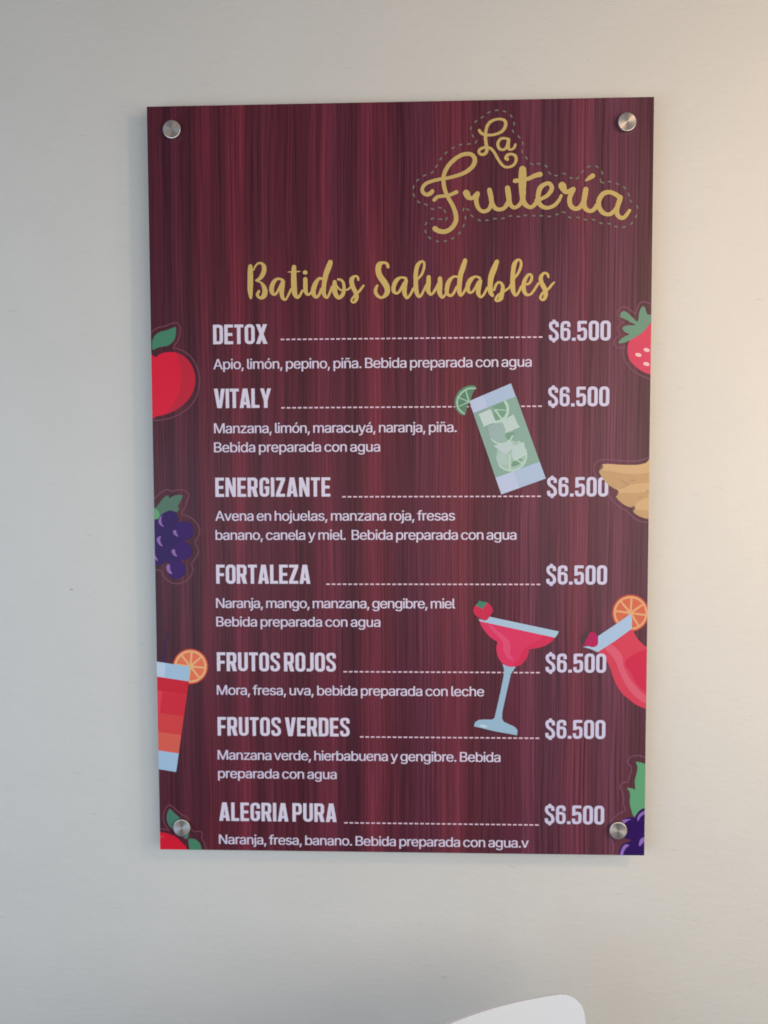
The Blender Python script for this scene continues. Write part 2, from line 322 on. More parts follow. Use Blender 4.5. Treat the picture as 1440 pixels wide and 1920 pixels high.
# ------------------------------------------------------------------ lettering: small grotesque text, outlines in 1/1000
GLYPHS = json.loads(r'''{" ":[188,[]],",":[188,[[[53,-119,38,-119,48,-56],[58,8,68,71,91,71],[114,71,137,71,119,8],[102,-56,84,-119,69,-119]]]],".":[188,[[[108,-4,95,-4,83,-4],[72,0,63,9,54,18],[50,28,50,41,50,54],[54,65,63,73,72,82],[83,87,95,87,108,87],[119,82,128,73,137,65],[141,54,141,41,141,28],[137,18,128,9,119,0]]]],"A":[480,[[[39,0,16,0,78,170],[140,339,201,509,226,509],[251,509,276,509,338,339],[401,170,463,0,440,0],[418,0,395,0,359,101],[323,202,287,302,281,321],[273,344,264,372,255,400],[245,435,232,478,236,478],[241,478,245,478,233,435],[222,399,213,371,204,343],[196,320,191,302,155,202],[120,101,85,0,62,0]],[[197,142,110,142,110,161],[110,180,110,199,197,199],[283,199,370,199,370,180],[370,161,370,142,283,142]]]],"B":[456,[[[122,0,60,0,60,170],[60,339,60,509,120,509],[181,509,241,509,276,509],[306,503,329,491,352,479],[369,462,381,442,392,422],[398,399,398,374,398,352],[394,334,387,320,379,306],[369,294,356,286,344,277],[330,271,315,267,315,265],[315,264,315,262,331,261],[347,255,363,245,379,235],[392,221,402,203,413,185],[418,163,418,136,418,111],[412,87,400,67,388,46],[370,30,344,18,319,6],[287,0,247,0,184,0]],[[125,115,125,57,165,57],[205,57,245,57,284,57],[313,65,330,80,347,95],[355,114,355,137,355,154],[351,170,342,184,334,198],[321,209,306,218,290,227],[271,231,248,231,207,231],[166,231,125,231,125,173]],[[125,341,125,285,162,285],[200,285,238,285,257,285],[273,289,288,296,303,303],[315,313,323,326,332,339],[336,355,336,372,336,395],[328,414,313,429,297,444],[273,452,240,452,202,452],[163,452,125,452,125,396]]]],"M":[628,[[[81,0,60,0,60,170],[60,339,60,509,91,509],[121,509,152,509,193,402],[235,294,277,187,280,180],[284,170,287,159,291,148],[295,136,299,123,303,110],[307,97,311,84,315,71],[319,59,322,49,317,49],[312,49,307,49,310,59],[314,70,318,83,322,95],[326,108,330,121,334,134],[338,147,342,158,346,170],[349,179,352,187,394,294],[435,402,476,509,507,509],[537,509,568,509,568,339],[568,170,568,0,547,0],[525,0,504,0,504,97],[504,194,504,291,504,302],[504,314,504,327,505,340],[505,354,505,369,505,383],[506,398,506,413,506,428],[507,443,507,457,509,457],[511,457,513,457,508,441],[503,426,498,409,492,393],[487,378,482,363,477,348],[472,334,467,322,463,309],[459,299,456,291,418,194],[380,97,342,0,323,0],[305,0,286,0,248,97],[209,194,170,291,167,299],[163,309,159,321,155,333],[150,346,145,361,140,376],[135,391,129,408,124,424],[118,441,112,457,114,457],[117,457,119,457,119,444],[120,431,120,416,120,401],[121,387,121,372,121,357],[121,342,122,328,122,315],[122,302,122,291,122,194],[122,97,122,0,101,0]]]],"N":[523,[[[82,0,60,0,60,170],[60,339,60,509,85,509],[111,509,136,509,205,400],[274,291,343,183,349,174],[355,164,363,151,370,138],[379,123,388,107,396,90],[405,73,414,55,411,55],[408,54,405,54,403,72],[401,90,401,108,400,126],[399,142,399,157,399,172],[399,185,399,195,399,300],[399,404,399,509,420,509],[442,509,463,509,463,339],[463,170,463,0,438,0],[412,0,387,0,325,97],[264,193,202,290,194,303],[186,316,177,331,169,345],[159,362,148,381,137,400],[123,424,108,452,111,453],[115,453,119,454,120,428],[121,405,122,384,123,362],[124,344,124,328,125,312],[125,300,125,291,125,194],[125,97,125,0,103,0]]]],"a":[389,[[[182,-9,160,-9,136,-9],[114,-4,94,5,75,14],[59,27,48,45,36,62],[30,83,30,108,30,130],[35,147,43,161,52,175],[63,185,78,193,92,201],[108,207,125,211,143,215],[160,218,178,220,201,223],[219,225,234,227,248,228],[258,231,265,235,272,239],[276,245,276,255,276,255],[276,256,276,257,276,272],[273,286,267,297,261,308],[252,316,240,322,228,328],[213,331,196,331,178,331],[162,328,149,322,136,317],[126,309,118,301,110,292],[104,283,100,274,80,280],[61,285,41,291,50,314],[62,332,79,346,95,360],[113,369,133,375,153,381],[173,384,194,384,208,384],[223,383,239,379,255,376],[271,370,286,360,301,351],[313,338,322,320,332,303],[337,280,337,251,337,168],[337,84,337,0,317,0],[297,0,277,0,277,17],[277,35,277,52,275,52],[274,52,272,52,268,43],[261,34,252,25,243,15],[230,7,215,1,200,-5]],[[155,45,170,45,193,45],[212,50,228,59,243,68],[255,79,263,93,271,107],[276,122,276,138,276,155],[276,173,276,190,273,187],[268,184,259,182,251,180],[242,178,231,176,221,174],[210,172,200,171,190,170],[182,169,175,168,161,166],[147,163,134,159,121,154],[111,148,103,139,96,131],[92,119,92,105,92,92],[95,81,102,72,109,63],[118,57,130,52,142,48]]]],"b":[424,[[[261,-8,229,-8,206,-8],[187,-4,172,4,158,12],[146,21,138,31,129,42],[123,51,118,59,116,59],[114,59,112,59,112,39],[112,20,112,0,92,0],[72,0,53,0,53,170],[53,339,53,509,73,509],[93,509,114,509,114,446],[114,382,114,319,115,319],[117,319,118,319,123,327],[129,336,137,346,145,356],[157,365,171,373,186,381],[205,384,229,384,261,384],[289,376,313,361,337,345],[356,322,370,293,383,263],[390,229,390,189,390,149],[383,114,370,84,356,55],[337,32,313,16,289,0]],[[197,47,220,47,244,47],[263,53,279,66,295,78],[308,95,316,117,324,138],[328,162,328,189,328,216],[324,240,316,261,308,282],[296,299,280,311,264,324],[244,330,220,330,197,330],[177,324,161,312,145,300],[133,284,125,263,117,242],[113,217,113,189,113,161],[117,136,125,115,133,94],[146,77,162,65,178,53]]]],"c":[396,[[[226,-8,207,-8,173,-8],[143,0,117,16,91,33],[71,56,56,85,41,114],[34,149,34,187,34,227],[41,262,56,291,71,321],[91,343,117,360,143,376],[173,384,207,384,226,384],[243,382,260,377,276,372],[292,365,305,356,319,347],[330,335,340,322,350,309],[357,294,362,277,342,272],[322,267,303,262,300,272],[296,281,290,289,285,297],[278,305,270,311,262,317],[253,322,242,325,232,328],[220,330,207,330,182,330],[161,323,145,310,129,297],[116,280,108,258,100,237],[96,213,96,187,96,162],[100,139,108,117,116,96],[129,79,145,66,161,53],[182,46,207,46,220,46],[232,48,243,52,253,55],[263,60,271,66,279,72],[286,80,292,89,297,97],[301,107,304,117,324,112],[343,107,363,102,358,85],[351,70,341,56,332,43],[320,31,306,21,293,12],[277,4,261,-1,244,-6]]]],"d":[424,[[[219,-8,195,-8,164,-8],[136,0,111,16,87,32],[68,55,55,84,41,114],[34,149,34,189,34,229],[41,263,55,293,69,322],[88,345,112,361,136,376],[164,384,196,384,219,384],[238,381,253,373,268,365],[279,356,287,346,296,336],[302,327,306,319,308,319],[309,319,311,319,311,382],[311,446,311,509,331,509],[351,509,372,509,372,339],[372,170,372,0,352,0],[332,0,313,0,313,20],[313,39,313,59,311,59],[309,59,307,59,302,51],[295,42,287,31,278,21],[267,12,252,4,238,-4]],[[181,47,205,47,227,47],[247,53,263,65,279,77],[291,94,299,115,308,136],[312,161,312,189,312,217],[308,242,300,263,292,284],[279,300,263,312,247,324],[228,330,205,330,181,330],[161,324,145,311,129,299],[116,282,108,261,100,240],[96,216,96,189,96,162],[100,138,109,117,117,95],[129,78,145,66,161,53]]]],"e":[404,[[[238,-8,212,-8,175,-8],[143,0,117,16,90,33],[70,56,56,85,41,114],[34,148,34,187,34,226],[41,260,55,290,69,319],[89,343,115,359,141,376],[171,384,205,384,226,384],[246,381,266,374,285,367],[303,356,319,341,335,326],[348,306,357,282,366,258],[371,228,371,194,371,186],[371,178,371,169,272,169],[174,169,75,169,75,187],[75,204,75,221,163,221],[250,221,338,221,329,215],[319,208,310,202,310,227],[306,249,298,269,290,288],[278,303,263,314,247,325],[228,330,205,330,182,330],[163,325,146,313,130,302],[118,288,109,270,100,251],[96,232,96,211,96,200],[96,189,96,178,96,150],[101,126,110,106,120,87],[134,72,151,61,168,51],[189,46,212,46,228,46],[241,48,254,53,266,57],[277,64,285,73,294,82],[301,93,306,105,325,101],[345,96,365,91,359,71],[349,54,335,39,321,24],[303,13,283,4,262,-4]]]],"f":[254,[[[154,379,228,379,228,362],[228,344,228,327,154,327],[80,327,6,327,6,344],[6,362,6,379,80,379]],[[101,0,81,0,81,144],[81,288,81,432,81,453],[86,471,96,486,106,500],[119,511,135,519,152,526],[169,530,187,530,201,530],[213,529,222,527,232,525],[238,523,243,521,238,503],[233,486,227,468,224,470],[220,471,215,472,210,473],[203,474,195,474,176,474],[163,469,154,460,146,451],[142,437,142,419,142,279],[142,140,142,0,121,0]]]],"g":[425,[[[238,-151,207,-151,179,-151],[155,-147,134,-140,113,-132],[96,-123,82,-110,69,-98],[58,-84,51,-69,67,-60],[84,-50,101,-41,107,-49],[113,-57,122,-66,130,-75],[141,-82,154,-88,168,-94],[186,-97,207,-97,238,-97],[263,-90,282,-75,302,-60],[311,-37,311,-6,311,19],[311,44,311,68,310,68],[308,68,306,68,301,60],[295,51,287,41,278,32],[267,23,252,16,238,8],[219,5,195,5,164,5],[137,12,113,27,88,41],[69,62,55,90,41,118],[34,152,34,191,34,230],[41,264,55,293,69,322],[88,345,112,361,137,376],[165,384,196,384,220,384],[239,381,253,373,268,365],[280,356,288,346,297,336],[303,327,308,319,309,319],[311,319,313,319,313,339],[313,359,313,379,333,379],[353,379,372,379,372,250],[372,121,372,-9,372,-42],[365,-69,350,-90,335,-111],[316,-126,291,-136,266,-146]],[[181,59,205,59,228,59],[248,64,264,75,280,86],[292,101,300,121,308,141],[312,165,312,193,312,220],[308,243,300,264,292,284],[280,301,264,312,248,324],[228,330,205,330,181,330],[161,324,145,312,129,299],[117,283,109,262,100,242],[96,219,96,193,96,166],[100,143,109,123,117,103],[129,87,145,76,162,65]]]],"h":[410,[[[114,249,114,227,114,151],[114,76,114,0,93,0],[73,0,53,0,53,170],[53,339,53,509,73,509],[93,509,114,509,114,435],[114,361,114,287,110,287],[106,287,102,287,114,322],[131,347,152,362,174,377],[199,384,227,384,253,384],[276,379,295,369,315,358],[330,342,341,321,352,299],[357,273,357,240,357,160],[357,80,357,0,337,0],[316,0,296,0,296,78],[296,157,296,235,296,265],[288,288,273,304,258,321],[237,329,210,329,192,329],[175,325,161,317,146,309],[135,298,126,283,118,267]]]],"i":[167,[[[73,0,53,0,53,126],[53,253,53,379,73,379],[93,379,114,379,114,253],[114,126,114,0,93,0]],[[95,443,84,443,72,443],[62,447,54,455,45,462],[41,472,41,483,41,494],[45,504,54,512,62,520],[72,524,84,524,95,524],[106,520,114,512,122,504],[126,494,126,483,126,472],[122,462,114,455,106,447]]]],"j":[167,[[[53,243,53,379,73,379],[93,379,114,379,114,243],[114,106,114,-30,114,-53],[110,-73,102,-90,93,-107],[81,-120,65,-129,48,-138],[28,-143,4,-143,-1,-143],[-5,-143,-10,-143,-10,-124],[-10,-105,-10,-87,-6,-87],[-2,-87,2,-87,20,-87],[32,-82,40,-72,49,-62],[53,-48,53,-29,53,107]],[[95,443,83,443,72,443],[62,447,53,455,45,462],[41,472,41,483,41,494],[45,504,53,512,62,520],[72,524,83,524,95,524],[105,520,114,512,122,504],[126,494,126,483,126,472],[122,462,114,455,105,447]]]],"l":[189,[[[147,-2,139,-2,110,-2],[88,5,74,20,60,35],[53,57,53,84,53,226],[53,367,53,509,73,509],[93,509,114,509,114,372],[114,235,114,99,114,81],[116,69,120,62,125,55],[133,52,146,52,152,52],[157,52,160,53,164,53],[167,54,170,54,173,37],[177,20,181,3,175,1],[169,0,162,-1,154,-2]]]],"m":[610,[[[73,0,53,0,53,126],[53,253,53,379,72,379],[92,379,112,379,112,351],[112,323,112,295,111,295],[109,295,108,295,113,316],[121,332,132,346,144,359],[157,369,172,376,187,383],[203,386,219,386,247,386],[270,378,287,361,305,344],[316,322,321,295,318,295],[315,295,312,295,317,313],[325,329,337,343,349,357],[364,367,381,375,398,382],[416,386,437,386,459,386],[479,381,497,372,515,362],[530,348,541,328,551,309],[557,285,557,255,557,170],[557,85,557,0,536,0],[516,0,496,0,496,85],[496,169,496,254,496,281],[488,301,473,313,457,325],[439,330,419,330,402,330],[387,327,374,320,362,313],[352,303,345,290,339,278],[335,263,335,247,335,165],[335,82,335,0,315,0],[295,0,274,0,274,87],[274,173,274,260,274,281],[267,298,253,311,239,324],[221,330,199,330,185,330],[171,327,158,320,144,313],[134,303,126,289,118,276],[114,258,114,238,114,159],[114,79,114,0,93,0]]]],"n":[410,[[[114,249,114,227,114,151],[114,76,114,0,93,0],[73,0,53,0,53,126],[53,253,53,379,72,379],[92,379,112,379,112,349],[112,318,112,287,109,287],[106,287,102,287,114,322],[131,347,152,362,174,377],[199,384,227,384,253,384],[276,379,295,369,314,358],[330,342,341,321,352,299],[357,273,357,240,357,160],[357,80,357,0,337,0],[316,0,296,0,296,78],[296,157,296,235,296,265],[288,288,273,304,258,321],[237,329,210,329,192,329],[175,325,161,317,146,309],[135,298,126,283,118,267]]]],"o":[415,[[[242,-8,207,-8,173,-8],[143,0,117,16,91,33],[71,56,56,85,41,114],[34,149,34,187,34,227],[41,262,56,291,71,321],[91,343,117,360,143,376],[173,384,207,384,242,384],[273,376,299,360,325,343],[345,321,359,291,374,262],[381,227,381,187,381,149],[374,114,359,85,345,56],[325,33,299,16,273,0]],[[182,46,207,46,233,46],[254,53,270,66,287,79],[299,96,307,117,315,139],[319,162,319,187,319,213],[315,236,307,258,299,280],[287,297,270,310,254,323],[233,330,207,330,182,330],[161,323,145,310,129,297],[116,280,108,258,100,237],[96,213,96,187,96,162],[100,139,108,117,116,96],[129,79,145,66,161,53]]]],"p":[424,[[[73,-143,53,-143,53,31],[53,205,53,379,72,379],[92,379,112,379,112,359],[112,339,112,319,114,319],[116,319,118,319,123,327],[129,336,137,346,145,356],[157,365,171,373,186,381],[205,384,229,384,261,384],[289,376,313,361,337,345],[356,322,370,293,383,263],[390,229,390,189,390,149],[383,114,370,84,356,55],[337,32,313,16,289,0],[261,-8,229,-8,206,-8],[187,-4,173,4,158,12],[146,21,138,31,130,42],[123,51,118,59,117,59],[115,59,114,59,114,-8],[114,-76,114,-143,93,-143]],[[197,47,220,47,244,47],[263,53,279,66,295,78],[308,95,316,117,324,138],[328,162,328,189,328,216],[324,240,316,261,308,282],[296,299,280,311,264,324],[244,330,220,330,197,330],[177,324,161,312,145,300],[133,284,125,263,117,242],[113,217,113,189,113,161],[117,136,125,115,133,94],[146,77,162,65,178,53]]]],"r":[259,[[[73,0,53,0,53,126],[53,253,53,379,72,379],[92,379,112,379,112,360],[112,340,112,321,113,321],[114,321,115,321,122,340],[135,355,152,367,170,379],[190,385,213,385,218,385],[223,385,229,384,235,384],[240,384,243,384,243,363],[243,343,243,322,242,323],[237,323,230,324,223,325],[215,326,207,326,189,326],[173,322,159,315,145,307],[134,297,126,284,118,270],[114,255,114,237,114,158],[114,79,114,0,93,0]]]],"s":[365,[[[211,-8,182,-8,156,-8],[133,-4,112,3,92,11],[75,23,62,38,49,53],[40,72,36,94,55,98],[74,102,94,107,99,86],[109,70,124,60,139,50],[158,45,181,45,208,45],[229,51,244,62,260,74],[268,87,268,103,268,116],[263,127,254,136,245,144],[231,151,212,155,191,160],[170,165,149,170,115,178],[89,191,72,208,55,225],[47,247,47,274,47,296],[53,315,65,332,77,348],[94,361,115,370,136,380],[160,384,187,384,213,384],[235,380,254,372,272,365],[287,353,299,339,310,325],[319,309,324,290,305,286],[287,281,268,277,263,292],[255,304,243,316,230,327],[212,333,187,333,165,333],[146,327,131,317,116,306],[109,293,109,277,109,263],[114,252,124,243,134,235],[150,228,172,223,191,218],[210,214,229,209,264,201],[290,188,306,171,323,154],[331,133,331,107,331,84],[325,64,312,47,300,30],[282,16,260,6,237,-3]]]],"u":[410,[[[211,-5,182,-5,157,-5],[134,0,115,11,95,21],[80,37,69,59,58,80],[53,107,53,139,53,219],[53,299,53,379,73,379],[93,379,114,379,114,301],[114,222,114,144,114,114],[121,91,137,75,152,58],[173,50,200,50,218,50],[235,54,249,62,264,70],[275,81,283,97,292,112],[296,131,296,153,296,228],[296,304,296,379,316,379],[337,379,357,379,357,253],[357,126,357,0,337,0],[318,0,298,0,298,31],[298,61,298,92,301,92],[304,92,307,92,295,57],[279,32,257,17,235,2]]]],"v":[389,[[[184,0,163,0,114,126],[66,253,17,379,40,379],[62,379,84,379,111,305],[138,230,165,155,174,132],[181,110,187,87,193,64],[199,42,206,21,198,21],[191,21,184,21,191,42],[197,64,203,87,209,110],[216,132,224,155,251,230],[278,305,305,379,327,379],[349,379,371,379,323,253],[275,126,226,0,205,0]]]],"y":[389,[[[51,-140,47,-139,52,-121],[57,-103,61,-86,65,-86],[68,-87,71,-87,83,-90],[94,-91,104,-89,114,-87],[122,-82,130,-74,138,-66],[145,-53,151,-36,155,-24],[159,-13,163,-1,114,126],[66,252,17,379,40,379],[62,379,84,379,111,305],[138,230,165,155,174,132],[181,109,187,87,193,64],[199,42,206,21,198,21],[191,21,184,21,190,42],[196,64,202,87,209,110],[216,132,224,155,251,230],[278,305,305,379,327,379],[349,379,371,379,316,234],[260,88,204,-58,196,-78],[187,-94,177,-107,166,-120],[153,-129,139,-136,125,-142],[109,-145,91,-145,81,-145],[72,-144,65,-143,57,-142]]]],"z":[380,[[[141,0,42,0,42,15],[42,30,42,46,112,137],[183,228,254,320,254,321],[254,322,254,323,185,323],[117,323,48,323,48,342],[48,361,48,379,143,379],[238,379,333,379,333,363],[333,347,333,331,264,241],[195,150,126,60,126,59],[126,58,126,56,197,56],[268,56,339,56,339,38],[339,19,339,0,240,0]]]],"á":[389,[[[182,-9,160,-9,136,-9],[114,-4,94,5,75,14],[59,27,48,45,36,62],[30,83,30,108,30,130],[35,147,43,161,52,175],[63,185,78,193,92,201],[108,207,125,211,143,215],[160,218,178,220,201,223],[219,225,234,227,248,228],[258,231,265,235,272,239],[276,245,276,255,276,255],[276,256,276,257,276,272],[273,286,267,297,261,308],[252,316,240,322,228,328],[213,331,196,331,178,331],[162,328,149,322,136,317],[126,309,118,301,110,292],[104,283,100,274,80,280],[61,285,41,291,50,314],[62,332,79,346,95,360],[113,369,133,375,153,381],[173,384,194,384,208,384],[223,383,239,379,255,376],[271,370,286,360,301,351],[313,338,322,320,332,303],[337,280,337,251,337,168],[337,84,337,0,317,0],[297,0,277,0,277,17],[277,35,277,52,275,52],[274,52,272,52,268,43],[261,34,252,25,243,15],[230,7,215,1,200,-5]],[[155,45,170,45,193,45],[212,50,228,59,243,68],[255,79,263,93,271,107],[276,122,276,138,276,155],[276,173,276,190,273,187],[268,184,259,182,251,180],[242,178,231,176,221,174],[210,172,200,171,190,170],[182,169,175,168,161,166],[147,163,134,159,121,154],[111,148,103,139,96,131],[92,119,92,105,92,92],[95,81,102,72,109,63],[118,57,130,52,142,48]],[[179,429,162,429,178,462],[194,496,210,529,233,529],[255,529,278,529,256,496],[234,462,212,429,196,429]]]],"ñ":[410,[[[114,249,114,227,114,151],[114,76,114,0,93,0],[73,0,53,0,53,126],[53,253,53,379,72,379],[92,379,112,379,112,349],[112,318,112,287,109,287],[106,287,102,287,114,322],[131,347,152,362,174,377],[199,384,227,384,253,384],[276,379,295,369,314,358],[330,342,341,321,352,299],[357,273,357,240,357,160],[357,80,357,0,337,0],[316,0,296,0,296,78],[296,157,296,235,296,265],[288,288,273,304,258,321],[237,329,210,329,192,329],[175,325,161,317,146,309],[135,298,126,283,118,267]],[[266,446,250,446,241,446],[233,448,225,450,217,453],[209,457,202,460,195,464],[188,467,182,470,176,473],[171,475,167,475,161,475],[156,472,153,466,151,460],[149,454,149,448,134,448],[120,448,106,448,107,468],[111,485,120,498,129,512],[143,518,161,518,170,518],[178,517,185,514,193,511],[200,508,207,504,213,500],[219,497,226,494,232,491],[237,490,243,490,249,490],[253,492,256,496,259,500],[261,507,262,517,276,517],[290,517,304,517,303,496],[298,479,289,466,280,453]]]],"ó":[415,[[[242,-8,207,-8,173,-8],[143,0,117,16,91,33],[71,56,56,85,41,114],[34,149,34,187,34,227],[41,262,56,291,71,321],[91,343,117,360,143,376],[173,384,207,384,242,384],[273,376,299,360,325,343],[345,321,359,291,374,262],[381,227,381,187,381,149],[374,114,359,85,345,56],[325,33,299,16,273,0]],[[182,46,207,46,233,46],[254,53,270,66,287,79],[299,96,307,117,315,139],[319,162,319,187,319,213],[315,236,307,258,299,280],[287,297,270,310,254,323],[233,330,207,330,182,330],[161,323,145,310,129,297],[116,280,108,258,100,237],[96,213,96,187,96,162],[100,139,108,117,116,96],[129,79,145,66,161,53]],[[197,429,181,429,197,462],[212,496,228,529,251,529],[274,529,297,529,275,496],[253,462,231,429,214,429]]]]}''')
def glyph_contours(ch, _c={}):
    if ch not in _c:
        res = []
        for s in GLYPHS[ch][1]:
            pts = []
            n = len(s)
            for i in range(n):
                a, b = s[i], s[(i+1) % n]
                p0, p1, p2, p3 = (np.array(v, float) for v in (a[2:4], a[4:6], b[0:2], b[2:4]))
                ch_ = p3-p0
                L = np.hypot(*ch_) or 1
                dev = max(abs(np.cross(p1-p0, ch_))/L, abs(np.cross(p2-p0, ch_))/L)
                st = 1 if dev < 1.5 else 4
                for k in range(st):
                    t = k/st
                    pts.append(tuple((1-t)**3*p0+3*t*(1-t)**2*p1+3*t*t*(1-t)*p2+t**3*p3))
            res.append(pts)
        if res:
            big = max(res, key=lambda c: abs(area2(c)))
            if area2(big) < 0: res = [c[::-1] for c in res]
        _c[ch] = res
    return _c[ch]
def text_line(text, px0, px1, base, material, parent, layer, cap_mm=11.9, bold=0.00022):
    b0, b1 = base if isinstance(base, tuple) else (base, base)
    (x0, z0), (x1, z1) = mapb(px0, b0), mapb(px1, b1)
    z = (z0+z1)/2
    s = cap_mm/1000/509
    adv = [GLYPHS[ch][0]*1.06-(38 if ch == ' ' else 0) for ch in text]
    first = min(p[0] for c in glyph_contours(text[0]) for p in c)
    last = max(p[0] for c in glyph_contours(text[-1]) for p in c)
    first, last = first*1.06, last*1.06
    nat = sum(adv[:-1])+last-first
    tr = ((x1-x0)/s-nat)/(len(text)-1)
    cs, x = [], -first
    for ch, a in zip(text, adv):
        for dx in (-bold, bold):
            for c in glyph_contours(ch): cs.append([(x0+(x+p[0]*1.06)*s+dx, z+p[1]*s) for p in c])
        x += a+tr
    return sheet('description_text', cs, material, parent, layer, fix=False)

# ------------------------------------------------------------------ the wall and the floor
def bump_mat():
    mt = mat('painted_plaster', (0.72, 0.712, 0.702), 0.62, 0, 0.3)
    nt = mt.node_tree; N, L = nt.nodes, nt.links
    b = N['Principled BSDF']
    tc = N.new('ShaderNodeTexCoord')
    def noise(scale, detail, sx=1, sz=1, rough=0.55):
        mp = N.new('ShaderNodeMapping'); mp.inputs['Scale'].default_value = (sx, 1, sz)
        L.new(tc.outputs['Object'], mp.inputs[0])
        n = N.new('ShaderNodeTexNoise'); n.inputs['Scale'].default_value = scale
        n.inputs['Detail'].default_value = detail; n.inputs['Roughness'].default_value = rough
        L.new(mp.outputs[0], n.inputs['Vector'])
        return n.outputs['Fac']
    n1, n2, n3 = noise(6, 3, 1, 1.6), noise(60, 5, 1, 2.4, 0.62), noise(380, 3)
    def comb(a, b_, w):
        q = N.new('ShaderNodeMath'); q.operation = 'MULTIPLY_ADD'
        L.new(a, q.inputs[0]); q.inputs[1].default_value = w
        if hasattr(b_, 'default_value'): L.new(b_, q.inputs[2])
        else: q.inputs[2].default_value = b_
        return q.outputs[0]
    sc = noise(1, 2, 45, 210, 0.5)
    mr = N.new('ShaderNodeMapRange'); mr.inputs['From Min'].default_value = 0.69; mr.inputs['From Max'].default_value = 0.78
    L.new(sc, mr.inputs['Value'])
    h = comb(n1, comb(n2, comb(n3, comb(mr.outputs[0], 0.0, 0.35), 0.12), 0.35), 1.0)
    bp = N.new('ShaderNodeBump'); bp.inputs['Strength'].default_value = 0.45; bp.inputs['Distance'].default_value = 0.004
    L.new(h, bp.inputs['Height']); L.new(bp.outputs[0], b.inputs['Normal'])
    # faint blotches of the roller coat
    cr = N.new('ShaderNodeValToRGB')
    cr.color_ramp.elements[0].position = 0.3; cr.color_ramp.elements[0].color = (0.70, 0.694, 0.684, 1)
    cr.color_ramp.elements[1].position = 0.7; cr.color_ramp.elements[1].color = (0.735, 0.728, 0.72, 1)
    L.new(noise(5, 6, 1, 1, 0.65), cr.inputs[0]); L.new(cr.outputs[0], b.inputs['Base Color'])
    return mt
wall_mat = bump_mat()
wall_me = mesh('wall', [(-2.5, 0, 0), (3.0, 0, 0), (3.0, 0, 2.7), (-2.5, 0, 2.7), (-2.5, 0.15, 0), (3.0, 0.15, 0), (3.0, 0.15, 2.7), (-2.5, 0.15, 2.7)],
    [(0, 1, 2, 3), (5, 4, 7, 6), (1, 5, 6, 2), (4, 0, 3, 7), (3, 2, 6, 7), (1, 0, 4, 5)])
wall = link('wall', wall_me, wall_mat); wall['kind'] = 'structure'
wall['label'] = 'pale painted plaster wall behind the menu board'
floor_me = mesh('floor', [(-2.5, -3.5, -0.02), (3.0, -3.5, -0.02), (3.0, 0, -0.02), (-2.5, 0, -0.02), (-2.5, -3.5, 0), (3.0, -3.5, 0), (3.0, -0.001, 0), (-2.5, -0.001, 0)],
    [(4, 5, 6, 7), (3, 2, 1, 0), (0, 1, 5, 4), (1, 2, 6, 5), (3, 0, 4, 7)])
floor = link('floor', floor_me, mat('grey_floor', (0.35, 0.34, 0.32), 0.5)); floor['kind'] = 'structure'
floor['label'] = 'plain grey floor under the chair'

def wall_pt(px, py):
    d = RIGHT*((px-CX)/FPX) + DOWN*((py-CY)/FPX) + FWD
    return CAM + d*(-CAM.y/d.y)
def speck(px, py, rx, rz, h, material):
    c = wall_pt(px, py)
    vs, fs = [(0, -h, 0)], []
    n = 10
    for k, f in ((0.6, 0.7), (1.0, -0.05)):
        for i in range(n):
            a = 2*math.pi*i/n
            w = 1+0.2*math.sin(3*a+px)
            vs.append((rx*k*w*math.cos(a), -h*f, rz*k*w*math.sin(a)))
    for i in range(n):
        j = (i+1) % n
        fs.append((0, 1+i, 1+j)); fs.append((1+i, 1+n+i, 1+n+j, 1+j))
    link('paint_speck', mesh('paint_speck', vs, fs, True), material, wall, loc=(c.x, 0, c.z))
speck(134, 1105, 0.0022, 0.0012, 0.0004, mat('brown_fleck', (0.50, 0.44, 0.36), 0.7))
speck(765, 1814, 0.0030, 0.0012, 0.0010, wall_mat)
speck(640, 1708, 0.0022, 0.0010, 0.0008, wall_mat)
speck(1277, 1600, 0.0014, 0.0014, 0.0006, wall_mat)
speck(395, 1690, 0.0050, 0.0008, 0.0008, wall_mat)
speck(280, 1563, 0.0014, 0.0010, 0.0008, wall_mat)

# ------------------------------------------------------------------ the menu board
board = bpy.data.objects.new('menu_board', None)
COL.objects.link(board)
board.location = (0, 0, ZC)
board['label'] = 'dark red wood-print smoothie menu board held off the pale wall by four metal standoffs'
board['category'] = 'menu board'

